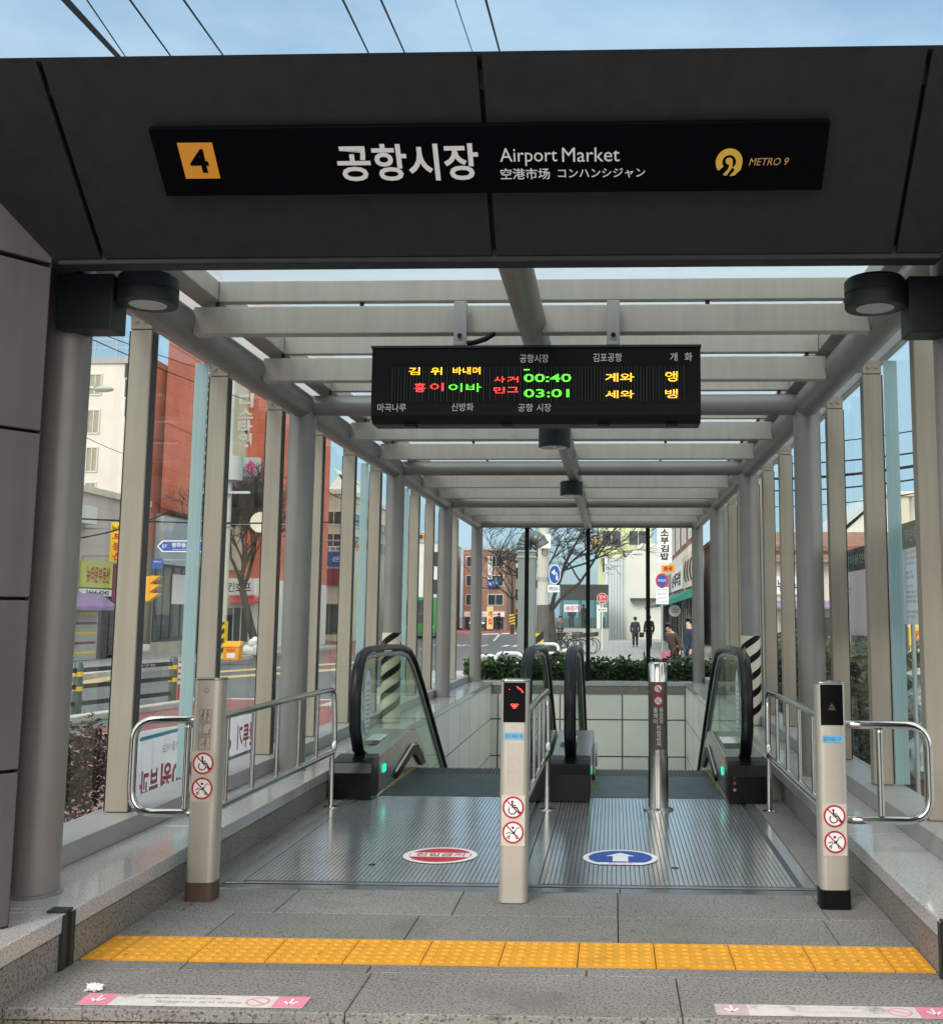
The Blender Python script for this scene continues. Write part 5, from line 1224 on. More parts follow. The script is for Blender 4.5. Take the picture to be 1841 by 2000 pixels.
# curved street lamp
c = at(200, 760, Y=40); t = thing('street_lamp', 'grey street lamp head on an arm before the white block', 'street lamp', (c.x-2.2, 40, G))
MB().tube([(c.x-2.2, 40, G), (c.x-2.2, 40, c.z-.4), (c.x-1.8, 40, c.z), (c.x-.3, 40, c.z+.05)], .07, 10).build('pole', M['galv'], t, smooth=True); MB().ball((c.x+.05, 40, c.z), .4, 12, 8, (1, .5, .28)).build('lamp_head', M['wgrey'], t, smooth=True)
# road fence with banded posts
posts = [(-9.44, 15.5), (-8.89, 18.1), (-8.34, 20.7)]; zt = .50
t = thing('road_fence', 'dark road fence with yellow banded posts and three rails', 'fence', (-8.9, 18, G))
for x, y in posts:
    o = MB().lathe([(.075, 0), (.075, .88), (.06, .90), (.05, .93)], (x, y, G), 16).build('post', M['fencegreen'], t, smooth=True)
    for z in (.52, .76): MB().lathe([(.0765, 0), (.0765, .075)], (x, y, G+z-.06), 16).build('yellow_band', M['yel'], o, smooth=True)
    MB().lathe([(.11, 0), (.11, .012), (.08, .02)], (x, y, G), 16).build('foot', M['fencegreen'], o)
for a, b_ in zip(posts[:-1], posts[1:]):
    for z in (.25, .53, .80): MB().bar((*a, G+z), (*b_, G+z), .05, .075).build('rail', M['fencerail'], t)
    mx_, my_ = (a[0]+b_[0])/2, (a[1]+b_[1])/2; dv = (V((*b_, 0))-V((*a, 0))).normalized()
    text((V((mx_, my_, G+.80))+V((dv.y, -dv.x, 0))*.03, dv, V((0, 0, 1))), '강서구청', M['signwhite'], t, .7, .05, (.35, 0), .003, .01)
# red flexible delineator
x, y = at(350, 1378, Z=G).x, at(350, 1378, Z=G).y
t = thing('delineator', 'red flexible lane post with white bands beside the road fence', 'road post', (x, y, G))
MB().lathe([(.13, 0), (.13, .03), (.055, .05), (.05, .4)], (x, y, G), 16).build('base', M['red'], t, smooth=True)
for i in range(4):
    MB().lathe([(.047, 0), (.047, .07)], (x, y, G+.40+.11*i), 14).build('white_band', M['paper'], t, smooth=True); MB().lathe([(.05, 0), (.05, .04)], (x, y, G+.47+.11*i), 14).build('red_band', M['red'], t, smooth=True)
# standing red and white banner, salt box, white bags
c = at(368, 1280, Y=43.8); x = c.x; t = thing('standing_banner', 'red and white standing banner on the pavement by the dark shop', 'banner', (x, 43.8, G+.14)); fr = XZ(0, 43.8, 0)
MB().rect(fr, x-.2, x+.24, .05, 1.05, 0, .03).build('cloth', M['paper'], t); MB().rect(fr, x-.17, x+.27, 1.055, 1.42, 0, .03).build('red_top', M['red'], t); MB().rect(fr, x-.23, x+.21, -.2, .045, 0, .03).build('red_foot', M['red'], t)
column_text(fr, '안경할인', M['darkred'], t, .2, .8, (x+.02, .55), .034, .02); MB().box(x-.24, x+.24, 43.6, 44.0, G+.14, G+.2).bar((x+.28, 43.82, G+.2), (x+.28, 43.82, 1.45), .04).build('stand', M['dframe'], t)
p = at(450, 1291, Z=G+.14); x, y = p.x, min(p.y, 41.5)-.0
t = thing('salt_box', 'orange-yellow lidded grit box on the far kerb', 'grit box', (x, y, G+.14)); MB().prism([(x-.25, y, G+.15), (x+.25, y, G+.15), (x+.28, y, G+.62), (x-.28, y, G+.62)], (0, .45, 0)).build('body', M['salt'], t, bevel=.02); MB().prism([(x-.31, y-.04, G+.62), (x+.31, y-.04, G+.62), (x+.26, y+.2, G+.80), (x-.26, y+.2, G+.80)], (0, .3, 0)).build('lid', M['salt'], t, bevel=.02)
fr = XZ(0, y-.002, 0); o = MB().rect(fr, x-.14, x+.14, G+.24, G+.40, .0).build('label', M['paper'], t); text(fr, '제설함', M['red'], t, .3, .1, (x, G+.50), .003, .02)
p = at(500, 1275, Y=42.5); b_ = MB(); rn = random.Random(2)
t = thing('rubbish_bags', 'pile of white rubbish bags at the foot of the street tree', 'bags', (p.x, 42.5, G+.14))
for i, (dx, dz, r) in enumerate(((-.3, .2, .26), (.15, .22, .30), (-.05, .5, .24))):
    m = MB().ball((p.x+dx, 42.5, G+.14+dz), r, 12, 8, (1.1, .9, .85))
    for v in m.v: v += V((mn.noise(v*5), mn.noise(v*5+V((9, 0, 0))), mn.noise(v*5+V((0, 9, 0)))))*.09
    m.build('bag', M['white'], t)
# mirrored notice banner outside the glass, read from the street side
bx0, by0, by1 = -3.1, 7.12, 10.0
t = thing('street_banner', 'white cloth banner with red lettering seen reversed through the left glass', 'banner', (bx0, 8.5, G))
def bz(y): return -.02+(y-by0)*.03, .555-(y-by0)*.035
c = MB(); n = 16
for i in range(n):
    a, b_ = by0+(by1-by0)*i/n, by0+(by1-by0)*(i+1)/n; wa, wb = .03*sin(a*4), .03*sin(b_*4)
    c.prism([(bx0+wa, a, bz(a)[0]), (bx0+wb, b_, bz(b_)[0]), (bx0+wb, b_, bz(b_)[1]), (bx0+wa, a, bz(a)[1])], (-.004, 0, 0))
cb_ = c.build('cloth', M['bannerwhite'], t, smooth=True)
fr = (V((bx0+.034, 0, 0)), V((0, 1, 0)), V((0, 0, 1)))
text(fr, '부과', M['bannerred'], cb_, .29, .21, (7.29, .20), .002, .03, mirror=True); text(fr, '5000원', M['bannerred'], cb_, .66, .21, (7.80, .21), .002, .03, mirror=True)
text(fr, '무단투기', M['bannerred'], cb_, .60, .20, (9.28, .32), .002, .03, mirror=True); text(fr, '>>', M['bannerred'], cb_, .20, .19, (8.74, .29), .002, .02)
text(fr, '쾌적한 거리 함께 만들어요', M['greyblue'], cb_, .95, .06, (7.95, .41), .002, .0, mirror=True)
MB().rect(fr, 7.12, 10.0, .50, .525, .0).build('blue_border', M['skyblue'], cb_); o = MB().rect(fr, 8.75, 10.0, .08, .19, .001).build('blue_footer', M['blue2'] if 'blue2' in M else M['greyblue'], cb_); text(fr, '강서구', M['signwhite'], o, .5, .07, (9.4, .135), .003, .01, mirror=True)
for y in (by0-.03, by1+.03): MB().cyl((bx0, y, G), (bx0, y, .62), .02, n=10).build('stake', M['galv'], t, smooth=True)

# ---- end of the street furniture
Yv = 24; c = at(1027, 1200, Y=Yv).x
t = thing('vent_stack', 'grey metal ventilation stack with a ribbed elbow on top', 'vent stack', (c, Yv, G))
zt = zat(1078, Yv); MB().box(c-.19, c+.19, Yv, Yv+.38, G, zt).build('duct', M['galv2'] if 'galv2' in M else M['wsilver'], t, bevel=.01)
MB().box(c-.215, c+.215, Yv-.025, Yv+.405, zt-.13, zt-.10).box(c-.215, c+.215, Yv-.025, Yv+.405, zt, zt+.03).build('flange', M['galv'], t)
el = MB(); pts = [V((c-.06, Yv+.19, zt+.03)), V((c-.07, Yv+.19, zt+.16)), V((c-.02, Yv+.19, zt+.29)), V((c+.1, Yv+.19, zt+.33)), V((c+.26, Yv+.19, zt+.28)), V((c+.34, Yv+.19, zt+.14))]
pts = rounded(pts, .05, 3); el.tube(pts, .15, 18, rs=[.15+.018*(i % 2) for i in range(len(pts))]); el.build('ribbed_elbow', M['charcoal2'] if 'charcoal2' in M else M['galv'], t, smooth=False)
Yp = 27; c = at(1060, 1200, Y=Yp).x; zc = zat(1182, Yp)
t = thing('utility_pole', 'pale utility pole with white meter box and dark lower wrap', 'utility pole', (c, Yp, G))
MB().cyl((c, Yp, zc), (c, Yp, 7.5), .145, .13, n=20).build('shaft', M['concrete'], t, smooth=True); MB().cyl((c, Yp, G), (c, Yp, zc), .165, .155, n=20).build('dark_wrap', M['dframe2'] if 'dframe2' in M else M['notice'], t, smooth=True)
q = at(1065, 1058, Y=Yp-.2); MB().box(q.x-.13, q.x+.13, Yp-.3, Yp-.14, q.z-.17, q.z+.17).build('meter_box', M['paper'], t, bevel=.01); MB().tube([(q.x-.06, Yp-.2, q.z-.17), (q.x-.09, Yp-.2, q.z-.3), (q.x+.02, Yp-.2, q.z-.36), (q.x+.05, Yp-.2, q.z-.2)], .012, 6).build('cable_loop', M['rubber'], t)
MB().cyl((c, Yp, zat(1136, Yp)), (c, Yp, zat(1128, Yp)), .15, n=20).build('clamp', M['galv'], t, smooth=True)
q = at(1083, 1122, Y=Yp-.1); t = thing('road_sign', 'blue oval road sign with a white left-turn arrow on the utility pole', 'sign', (q.x, Yp-.1, q.z)); fr = XZ(0, Yp-.1, 0)
o = MB().disc(fr, (q.x, q.z), .145, 0, 32, .235, .02).build('plate', M['paper'], t); MB().disc(fr, (q.x, q.z), .132, .022, 32, .22).build('blue_face', M['blue'], o)
r = MB(); r.stroke(fr, [(q.x+.055, q.z-.13), (q.x+.055, q.z-.02), (q.x+.04, q.z+.03), (q.x-.01, q.z+.05)], .04, .025); r.flat(fr, [(q.x-.085, q.z+.05), (q.x, q.z-.02), (q.x, q.z+.13)], .025); r.build('arrow', M['paper'], o)
MB().bar((c+.1, Yp-.06, q.z-.05), (q.x, Yp-.06, q.z-.05), .03).build('arm', M['galv'], t)
q2 = at(1081, 1150, Y=Yp-.1); o = MB().rect(fr, q2.x-.145, q2.x+.145, q2.z-.085, q2.z+.085, 0, .02).build('text_plate', M['paper'], t); text(fr, '보행신호시', M['ink'], o, .25, .10, (q2.x, q2.z), .023, .02)
q = at(1053, 1257, Y=25.5); t = thing('hazard_board', 'yellow and black hazard board at the foot of the utility pole', 'sign', (q.x, 25.5, G)); fr = XZ(0, 25.5, 0)
o = MB().rect(fr, q.x-.1, q.x+.1, G+.3, .90, 0, .03).build('board', M['yel'], t); MB().bar((q.x, 25.53, G), (q.x, 25.53, .8), .04).build('leg', M['dframe'], t)
for i in range(2): MB().flat(fr, [(q.x-.1, .2+.42*i), (q.x+.1, .36+.42*i), (q.x+.1, .54+.42*i), (q.x-.1, .38+.42*i)], .032).build('stripe', M['ink'], o)
def barrier(u0, u1, v, Y, lab):
    a, b_ = at(u0, v, Y=Y), at(u1, v, Y=Y); t = thing('barrier', lab, 'barrier', (a.x, Y, G), 'white tube barriers by the road')
    MB().tube(rounded([(a.x, Y, G), (a.x, Y, a.z), (b_.x, Y, b_.z), (b_.x, Y, G)], .12), .035, 10).build('hoop', M['white'], t, smooth=True); MB().cyl((a.x+.02, Y, a.z-.2), (b_.x-.02, Y, b_.z-.2), .028, n=8).build('crossbar', M['white'], t, smooth=True)
barrier(1046, 1090, 1258, 24.5, 'white hoop barrier beside the hazard board'); barrier(935, 968, 1281, 22.5, 'white hoop barrier at the left end of the hedge'); barrier(969, 1018, 1276, 22.6, 'white hoop barrier left of the ventilation stack'); barrier(1097, 1135, 1270, 25, 'white hoop barrier under the parked bicycles')
# stop sign
q = at(1176, 1169, Y=54); t = thing('stop_sign', 'red octagonal stop sign with a white plate below on a thin pole', 'sign', (q.x, 54, G)); fr = XZ(0, 54, 0)
oc = lambda r: [(q.x+r*cos(pi/8+pi/4*i), q.z+r*sin(pi/8+pi/4*i)) for i in range(8)]
o = MB().flat(fr, oc(.285), 0, .02).build('edge', M['paper'], t); MB().flat(fr, oc(.265), .022).build('red_face', M['red'], o); text(fr, '정지', M['signwhite'], o, .32, .16, (q.x, q.z+.07), .026, .03); text(fr, 'STOP', M['signwhite'], o, .34, .11, (q.x, q.z-.12), .026, .02)
z = zat(1191, 54); o = MB().rect(fr, q.x-.24, q.x+.24, z-.1, z+.1, 0, .02).build('text_plate', M['paper'], t); text(fr, '일시정지', M['ink'], o, .38, .1, (q.x, z), .023, .02); MB().cyl((q.x, 54.04, G), (q.x, 54.04, q.z+.2), .03, n=10).build('pole', M['paper'], t, smooth=True)
q = at(1292, 1134, Y=36); t = thing('parking_sign', 'round blue no-parking sign with red rim above a white text plate', 'sign', (q.x, 36, G)); fr = XZ(0, 36, 0)
o = MB().disc(fr, (q.x, q.z), .20, 0, 32, .245, .02).build('red_rim', M['red'], t); MB().disc(fr, (q.x, q.z), .155, .022, 32, .195).build('blue_face', M['blue'], o); text(fr, '주정차금지', M['signwhite'], o, .26, .09, (q.x, q.z), .026, .02)
p, r = at(1281, 1180, Y=36), at(1305, 1147, Y=36); o = MB().rect(fr, p.x, r.x, p.z, r.z, 0, .02).build('text_plate', M['paper'], t)
for i, tx_ in enumerate(('견인지역', '평일 07:00', '토 공휴일', '24시간')): text(fr, tx_, M['greyblue'], o, .3, .06, ((p.x+r.x)/2, r.z-.09-.13*i), .023, .01)
MB().cyl((q.x, 36.04, G), (q.x, 36.04, q.z), .035, n=10).build('pole', M['galv'], t, smooth=True)
# parked bicycles
def bicycle(lab):
    t = thing('bicycle', lab, 'bicycle', (0, 0, 0), 'bicycles at the rack')
    for x in (-.5, .5):
        w = MB(); n = 28; pts = [V((x+.33*cos(2*pi*i/n), 0, .34+.33*sin(2*pi*i/n))) for i in range(n+1)]; w.tube(pts, .018, 6, caps=False); wo_ = w.build('wheel', M['rubber'], t)
        s = MB()
        for i in range(10): s.tube([(x, 0, .34), (x+.32*cos(pi*i/5), 0, .34+.32*sin(pi*i/5))], .003, 4)
        s.build('spokes', M['galv'], wo_)
    f = MB(); P = {'r': (-.5, 0, .34), 'b': (-.05, 0, .30), 's': (-.18, 0, .82), 'h': (.38, 0, .86), 'f': (.5, 0, .34)}
    for a, b_ in (('r', 'b'), ('b', 's'), ('s', 'r'), ('b', 'h'), ('s', 'h'), ('h', 'f')): f.tube([P[a], P[b_]], .017, 8)
    f.build('frame', M['charcoal'], t, smooth=True)
    MB().tube([(-.18, 0, .82), (-.2, 0, .92)], .014, 8).box(-.32, -.08, -.06, .06, .92, .96).build('saddle', M['black'], t); MB().tube([(.38, 0, .86), (.36, 0, 1.02), (.36, 0, 1.02)], .014, 8).tube([(.28, -.28, 1.02), (.38, -.1, 1.04), (.38, .1, 1.04), (.28, .28, 1.02)], .014, 8).build('handlebar', M['galv'], t)
    MB().prism([(.42, -.15, .74), (.66, -.15, .78), (.68, -.15, .96), (.42, -.15, .94)], (0, .3, 0)).build('basket', M['dframe'], t)
    return t
bk = bicycle('foremost bicycle at the rack beside the tree'); labs = ['second bicycle in the rack, just behind the foremost', 'third bicycle in the rack, half behind the others', 'rearmost bicycle in the rack, nearest the stop sign', 'bicycle leaning against the tree trunk by the booth']
c0 = at(1100, 1258, Y=46)
for i, (dx, dy, a) in enumerate(((0, 0, .3), (.25, 1.2, .45), (.55, 2.4, .2), (.75, 3.6, .5), (-.55, 2.0, .9))):
    o = bk if i == 0 else copy_tree(bk, None, None, labs[i-1])
    o.location = (c0.x+dx, 46+dy, G+.03); o.rotation_euler = (0, 0, a)
# cars and the green bus
def vehicle(name, lab, cat, c, L_, W, H, mm, rz, bus=False):
    t = thing(name, lab, cat, (0, 0, 0)); hw = W/2
    if bus: pr_ = [(-L_/2, .35), (L_/2, .35), (L_/2+.02, 1.2), (L_/2-.15, H), (-L_/2+.1, H), (-L_/2, 1.2)]
    else: pr_ = [(-L_/2, .3), (L_/2, .3), (L_/2, .72), (L_/2-.9, .92), (L_/2-1.6, H), (-L_/2+.8, H), (-L_/2+.1, .95), (-L_/2, .7)]
    MB().prism([(a, -hw, z) for a, z in pr_], (0, W, 0)).build('body', M[mm], t, bevel=.07)
    for s in (-1, 1):
        fr = (V((0, s*(hw+.004), 0)), V((1, 0, 0))*(-s), V((0, 0, 1)))
        MB().flat((V((0, s*(hw+.006), 0)), V((-s, 0, 0)), V((0, 0, 1))), [(-L_*.34, 1.25 if bus else .93), (L_*.34, 1.25 if bus else .93), (L_*.30, H-.3 if bus else H-.1), (-L_*.30, H-.3 if bus else H-.1)]).build('side_window', M['pane'], t)
        for x in (-L_*.31, L_*.31):
            w = MB().cyl((x, s*(hw-.12), .33), (x, s*(hw+.02), .33), .33, n=20).build('wheel', M['rubber'], t, smooth=True); MB().cyl((x, s*(hw+.021), .33), (x, s*(hw+.03), .33), .19, n=16).build('hub', M['galv'], w)
        MB().box(-L_/2-.02, -L_/2+.03, s*hw*.75-.16, s*hw*.75+.16, .75, .92).build('headlight', M['paper'], t)
    zf0, zf1 = (1.1, H-.25) if bus else (1.0, H-.08)
    MB().prism([(-L_/2-.012 if bus else -L_/2+.17, -hw*.85, zf0), (-L_/2-.012 if bus else -L_/2+.17, hw*.85, zf0), (-L_/2+.06 if bus else -L_/2+.72, hw*.8, zf1), (-L_/2+.06 if bus else -L_/2+.72, -hw*.8, zf1)], (-.012, 0, .012)).build('windscreen', M['pane'], t)
    t.location = V(c); t.rotation_euler = (0, 0, rz); return t
c = at(828, 1225, Y=84); vehicle('city_bus', 'green city bus glimpsed between the left posts', 'bus', (c.x, 84, G), 10, 2.4, 3.0, 'busgreen', pi/2+.1, True)
c = at(936, 1210, Y=122); vehicle('parked_car', 'dark parked car at the far end of the road', 'car', (c.x, 122, G), 4.4, 1.8, 1.5, 'shopdark', pi/2)
# street banners far: yellow stand and hazard post
c = at(957, 1190, Y=118); t = thing('standing_banner', 'small yellow and red standing banner far down the road', 'banner', (c.x, 118, G)); fr = XZ(0, 118, 0); MB().rect(fr, c.x-.34, c.x+.34, G+.2, 2.2, 0, .05).build('cloth', M['cloth_y'], t); column_text(fr, '개업', M['red'], t, .45, 1.5, (c.x, 1.0), .06, .03); MB().box(c.x-.4, c.x+.4, 117.8, 118.3, G, G+.2).build('stand', M['dframe'], t)
c = at(1000, 1203, Y=96); t = thing('hazard_board', 'yellow and black striped board beside the distant road', 'sign', (c.x, 96, G)); fr = XZ(0, 96, 0); o = MB().rect(fr, c.x-.26, c.x+.26, .5, 1.35, 0, .05).build('board', M['yel'], t); MB().bar((c.x, 96.08, G), (c.x, 96.08, 1.3), .08).build('leg', M['dframe'], t)
for i in range(3): MB().flat(fr, [(c.x-.26, .52+.26*i), (c.x+.26, .68+.26*i), (c.x+.26, min(.80+.26*i, 1.34)), (c.x-.26, .64+.26*i)], .055).build('stripe', M['ink'], o)

# ---- right side outside the glass
for k_ in ('pinkboard', 'boardpaper'): translucent(M[k_], .6)
def notice_board(lab, x, y0, y1, z0, z1, hm, head, lines, bm):
    t = thing('notice_board', lab, 'notice board', (x, y0, z0), 'notice boards outside the right glass'); fr = (V((x, 0, 0)), V((0, -1, 0)), V((0, 0, 1)))
    MB().rect(fr, -y1, -y0, z0, z1, -.02, .02).build('panel', M[bm], t); zh = z1-(z1-z0)*.26
    o = MB().rect(fr, -y1, -y0, zh, z1, .0015).build('header', M[hm], t); text(fr, head, M['signwhite'], o, (y1-y0)*.62, .075, (-y1+(y1-y0)*.38, (zh+z1)/2), .003, .006)
    w = y1-y0
    for i, (s, l) in enumerate(lines): text(fr, l, M['ink'], t, min(w*.85, .028*len(l)), .02, (-y1+w*.08+min(w*.85, .028*len(l))/2, zh-(zh-z0)*s), .003)
    for yy in (y0+.05, y1-.05): MB().cyl((x+.035, yy, G), (x+.035, yy, z1), .014, n=10).build('leg', M['galv'], t, smooth=True)
body = [(.10, '이용 안내'), (.28, '시설물을 깨끗이 이용해'), (.36, '주시기 바랍니다'), (.52, '문의'), (.60, '역무실')]
notice_board('notice board with navy header on pale pink panel outside the right glass', 1.80, 7.30, 8.80, 1.185, 1.83, 'navy' if 'navy' in M else 'ink', '시설이용안내', body, 'pinkboard' if 'pinkboard' in M else 'wornwhite')
body2 = [(.06, '쓰레기 무단투기 금지구역'), (.13, '위반시 과태료가 부과되며'), (.20, '신고 바랍니다'), (.32, '배출 시간'), (.38, '일요일 제외'), (.50, '수거 안내'), (.58, '종량제 봉투 사용'), (.64, '재활용품 분리 배출'), (.70, '대형 폐기물 신고'), (.84, '쾌적한 환경 만들기'), (.90, '협조 바랍니다')]
notice_board('notice board with gold header and many text lines, nearest on the right', 1.80, 5.95, 6.86, 1.28, 1.90, 'goldboard' if 'goldboard' in M else 'metro', '무단투기금지', body2, 'boardpaper')
p = at(1775, 1400, Y=7.4); t = thing('planter', 'brown plastic planter outside the right glass wall', 'planter', (2.14, 8.3, G))
MB().prism([(1.98, 8.1, G), (2.30, 8.1, G), (2.34, 8.1, .60), (1.94, 8.1, .60)], (0, .42, 0)).build('pot', M['terracotta'], t, bevel=.02); MB().box(1.92, 2.36, 8.07, 8.55, .595, .635).build('rim', M['terracotta'], t, bevel=.01); MB().box(1.97, 2.31, 8.13, 8.49, .62, .64).build('soil', M['core'], t)
m = MB(); prof_ = [(.05, .0), (.10, .06), (.115, .18), (.08, .30), (.055, .38), (.09, .46), (.11, .54), (.07, .62), (.11, .69), (.02, .73)]
c = V((2.10, 7.55, .25)); prof_ = [(a[0]+(b_[0]-a[0])*k/4, a[1]+(b_[1]-a[1])*k/4) for a, b_ in zip(prof_[:-1], prof_[1:]) for k in range(4)]+[prof_[-1]]; m.lathe(prof_, c, 44)
for v in m.v:
    d = V((v.x-c.x, v.y-c.y, 0)); k = 1+.6*mn.noise(V((d.x*18, d.y*18, v.z*9)))+.4*abs(mn.noise(V((d.x*40, d.y*40, v.z*22)))); v.x = c.x+d.x*k; v.y = c.y+d.y*k; v.z += .03*mn.noise(v*9)
t = thing('wrapped_plant', 'potted plant bundled in crumpled clear plastic outside the right glass', 'plant', (2.10, 7.55, G)); m.build('plastic_wrap', M['wrap'], t); MB().lathe([(.08, 0), (.11, .62), (.115, .65)], (2.10, 7.55, G), 20).build('pot', M['terracotta'], t, smooth=True); MB().lathe([(.062, 0), (.064, .03)], (2.10, 7.55, .615), 16).build('tie', M['skyblue'], t)
x, y = 2.02, 15.5; x = at(1484, 1000, Y=y).x
t = pole('banner_pole', 'orange pole standing outside behind the right round columns', 'pole', x, y, 3.6, .028, 'copper', .028); MB().lathe([(.09, 0), (.09, .03), (.03, .05)], (x, y, G), 14).build('foot', M['galv'], t)

# ---- people
SKIN = mat('skin', (.50, .30, .22), .55); HAIR = mat('hair_black', (.012, .010, .009), .5)
CL = {k: mat('cloth_'+k, c, .85, var=.2, vscale=9) for k, c in (('navy', (.022, .03, .06)), ('black', (.016, .016, .018)), ('white', (.66, .62, .56)), ('denim', (.06, .08, .13)), ('grey', (.15, .15, .16)), ('brown', (.09, .06, .05)), ('pink', (.55, .12, .22)), ('teal', (.03, .10, .13)))}
def skin_mesh(name, nodes, edges, m, parent, sub=1, root=0):
    """nodes: (point, radius); one continuous surface grown along the skeleton"""
    o0 = origin_of(parent); me = bpy.data.meshes.new(name); me.from_pydata([tuple(V(p)-o0) for p, r in nodes], edges, []); me.update(); me.materials.append(m)
    o = bpy.data.objects.new(name, me); COL.objects.link(o); o.parent = parent
    sk_ = o.modifiers.new('skin', 'SKIN'); sk_.use_smooth_shade = True
    for i, (p, r) in enumerate(nodes): me.skin_vertices[0].data[i].radius = (r, r) if not isinstance(r, tuple) else r
    me.skin_vertices[0].data[root].use_root = True
    sb = o.modifiers.new('sub', 'SUBSURF'); sb.levels = sub; sb.render_levels = sub
    return o
def person(lab, x, y, H, face, top, legs, stride=.18, coat=.80, hair='short', arm=(.10, .05), bend=0, bag=None, z=G, sit=False):
    k = H/1.70; t = thing('person', lab, 'person', (x, y, z)); ca, sa = cos(face), sin(face)
    def P(a, b, c):                # a to the figure's left, b forward, c up
        return V((x+(a*ca-b*sa)*k, y+(a*sa+b*ca)*k, z+c*k))
    def BD(b, c): return b+bend*max(0, c-.95)
    J = {}
    def add(n, a, b, c, r): J[n] = (P(a, BD(b, c), c), r*k)
    add('pel', 0, 0, .95, .125); add('sp', 0, 0, 1.12, .115); add('ch', 0, 0, 1.32, .135); add('ne', 0, .01, 1.46, .055); add('h1', 0, .02, 1.55, .085); add('h2', 0, .02, 1.64, .088); add('no', 0, .10, 1.585, .018)
    for s, n in ((1, 'l'), (-1, 'r')):
        f = s*stride
        add('hip'+n, .095*s, 0, .88, .085); add('kn'+n, .10*s, f*.5+.03, .49, .058); add('an'+n, .10*s, f, .09, .042); add('to'+n, .11*s, f+.15, .035, .035)
        add('sh'+n, .18*s, 0, 1.38, .06); add('el'+n, .235*s, -f*arm[0]*2-.02, 1.11, .042); add('wr'+n, .235*s, -f*.5+arm[1], .87, .03); add('pa'+n, .235*s, -f*.5+arm[1]+.01, .81, .028)
        for i in range(4): add('f%d' % i+n, .235*s, -f*.5+arm[1]-.025+.018*i+.02, .735+(.008 if i in (0, 3) else 0), .009)
        add('th'+n, .215*s, -f*.5+arm[1]+.055, .785, .010)
    names = list(J); ix = {n: i for i, n in enumerate(names)}
    E_ = [('pel', 'sp'), ('sp', 'ch'), ('ch', 'ne'), ('ne', 'h1'), ('h1', 'h2'), ('h1', 'no')]
    for n in 'lr': E_ += [('pel', 'hip'+n), ('hip'+n, 'kn'+n), ('kn'+n, 'an'+n), ('an'+n, 'to'+n), ('ch', 'sh'+n), ('sh'+n, 'el'+n), ('el'+n, 'wr'+n), ('wr'+n, 'pa'+n), ('pa'+n, 'th'+n)]+[('pa'+n, 'f%d' % i+n) for i in range(4)]
    skin_mesh('body', [J[n] for n in names], [(ix[a], ix[b]) for a, b in E_], SKIN, t)
    # coat: torso, skirt and sleeves over the body
    c = {}; ge = []
    def g(n, src, grow, pt=None): c[n] = (pt if pt is not None else J[src][0], J[src][1]+grow*k if src else grow*k)
    g('pel', 'pel', .035); g('sp', 'sp', .04); g('ch', 'ch', .035); g('ne', 'ne', .03, P(0, BD(.0, 1.43), 1.43)); c['hem'] = (P(0, BD(0, coat), coat), .165*k)
    for n in 'lr': g('sh'+n, 'sh'+n, .03); g('el'+n, 'el'+n, .03); g('wr'+n, 'wr'+n, .025)
    cn = list(c); ci = {n: i for i, n in enumerate(cn)}; ge = [('pel', 'sp'), ('sp', 'ch'), ('ch', 'ne'), ('pel', 'hem')]+[(a+n, b_+n) for n in 'lr' for a, b_ in (('sh', 'el'), ('el', 'wr'))]+[('ch', 'sh'+n) for n in 'lr']
    skin_mesh('coat', [c[n] for n in cn], [(ci[a], ci[b_]) for a, b_ in ge], CL[top], t)
    l = [J['pel'], J['hipl'], J['knl'], J['anl'], J['hipr'], J['knr'], J['anr']]; l = [(p, r+.022*k) for p, r in l]
    skin_mesh('trousers', l, [(0, 1), (1, 2), (2, 3), (0, 4), (4, 5), (5, 6)], CL[legs], t)
    for n in 'lr':
        a, b_ = J['an'+n][0], J['to'+n][0]; d = (b_-a); d.z = 0; d.normalize(); a0 = V((a.x, a.y, z+.045*k))
        skin_mesh('shoe', [(a0-d*.05*k, .045*k), (a0+d*.08*k, .045*k), (a0+d*.19*k, .035*k)], [(0, 1), (1, 2)], CL['black'], t)
    hc = J['h2'][0]; fw = P(0, 1, 0)-P(0, 0, 0)
    m = MB().ball(hc-fw*.018+V((0, 0, .012*k)), .108*k, 12, 8, (1, 1, 1.02)); m.v = [v for v in m.v]
    if hair == 'long': m.ball(hc-fw*.05+V((0, 0, -.10*k)), .10*k, 10, 7, (1, .8, 1.3))
    # open the face
    fm = MB(); 
    for f in m.f:
        cc = sum((m.v[i] for i in f), V((0, 0, 0)))/len(f); dd = cc-hc
        if dd.dot(fw) > .03*k*k and dd.z < .045*k: continue
        fm.add([m.v[i] for i in f], [list(range(len(f)))])
    fm.build('hair', HAIR, t, smooth=True)
    for s in (-1, 1):
        e_ = P(.035*s, BD(.105, 1.6), 1.605); MB().ball(e_, .011*k, 6, 4).build('eye', HAIR, t)
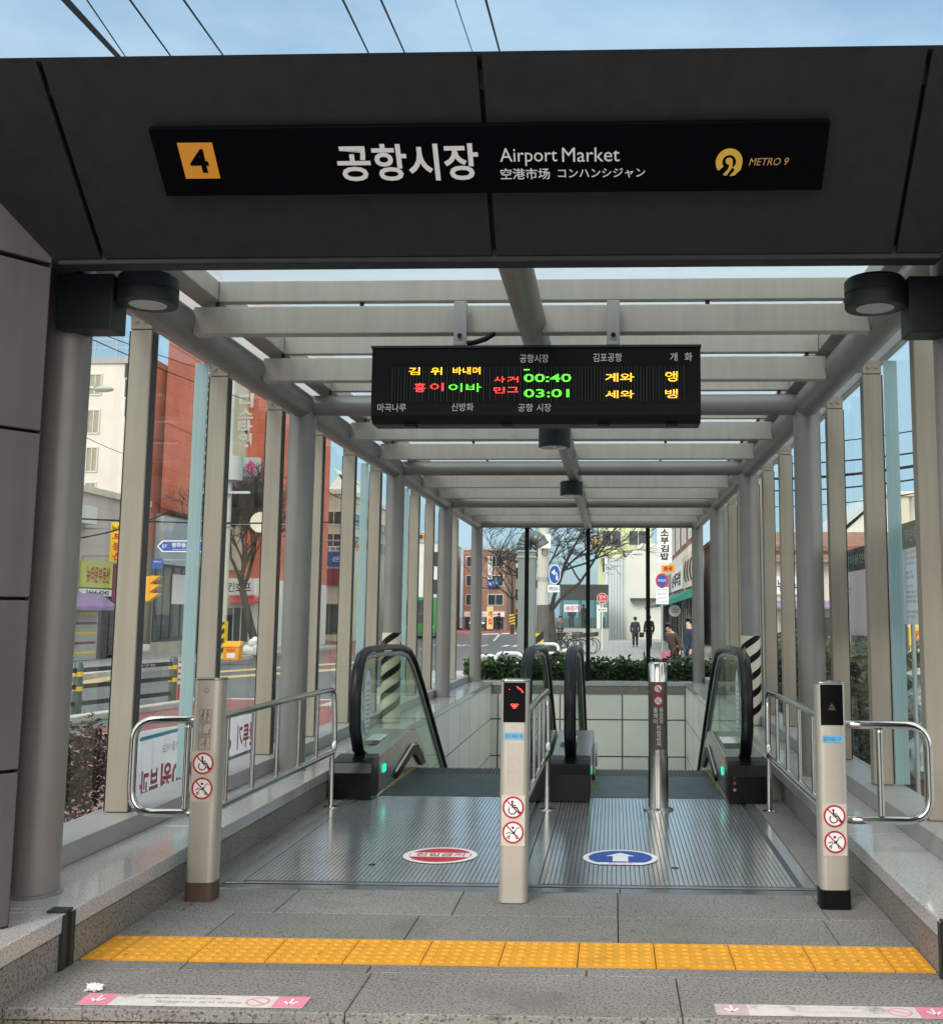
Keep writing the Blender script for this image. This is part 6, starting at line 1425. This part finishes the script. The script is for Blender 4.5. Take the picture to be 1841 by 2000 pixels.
    MB().ball(P(0, BD(.102, 1.54), 1.54), .02*k, 8, 4, (1, .5, .35)).build('mouth', M['terracotta'], t)
    if bag:
        q = P(*bag[0]); o = tag(MB().box(q.x-.14*k, q.x+.14*k, q.y-.06*k, q.y+.06*k, q.z-.16*k, q.z+.12*k).build('shoulder_bag', CL[bag[1]], bevel=.02), bag[2], 'bag')
    return t
def ppl(u, Y): return at(u, 1200, Y=Y).x, Y
x, y = ppl(1240, 60); person('person in a long navy coat walking away across the plaza', x, y, 1.62, 0, 'navy', 'black', .16, .62, 'short', bag=((.36, .05, .74), 'black', 'dark bag at the hand of the navy-coated person'))
x, y = ppl(1267, 58); person('person in a black jacket standing behind the right thin glass post', x, y, 1.70, .2, 'black', 'black', .08, .76)
x, y = ppl(1203, 92); person('person in a white padded jacket walking by the white hall', x, y, 1.62, pi, 'white', 'grey', .14, .78, 'long')
x, y = ppl(1190, 90); person('person in black at the corner of the glass booth', x, y, 1.66, pi-.3, 'black', 'black', .10, .70)
x, y = ppl(1320, 31); person('person in a dark brown puffer jacket bending over behind the hedge', x, y, 1.50, pi*.75, 'brown', 'black', .06, .72, 'short', bend=.55, bag=((.05, .45, .70), 'pink', 'pink bundle in front of the bending person'))
x, y = ppl(1346, 29.5); person('person in a navy puffer jacket standing at the right end of the hedge', x, y, 1.66, pi*.62, 'navy', 'denim', .05, .70)
x, y = ppl(1116, 77); person('person in teal jacket standing inside the glass booth', x, y, 1.62, pi, 'teal', 'denim', .05, .74, z=zb)
x, y = ppl(1094, 70); person('person in grey coat beside the left edge of the glass booth', x, y, 1.66, pi, 'grey', 'black', .08, .66)
x, y = ppl(1139, 77.4); person('person in navy coat inside the glass booth at its middle', x, y, 1.62, pi+.3, 'navy', 'grey', .05, .70, z=zb)
# cyclist far down the road
x, y = ppl(973, 112); o = copy_tree(bk, None, (x, y, G+.01), 'distant bicycle ridden along the road'); o.rotation_euler = (0, 0, pi/2-.2); del o['group']
person('distant person in black riding a bicycle along the road', x, y-.1, 1.7, .2, 'black', 'black', .10, .75, z=G+.14)
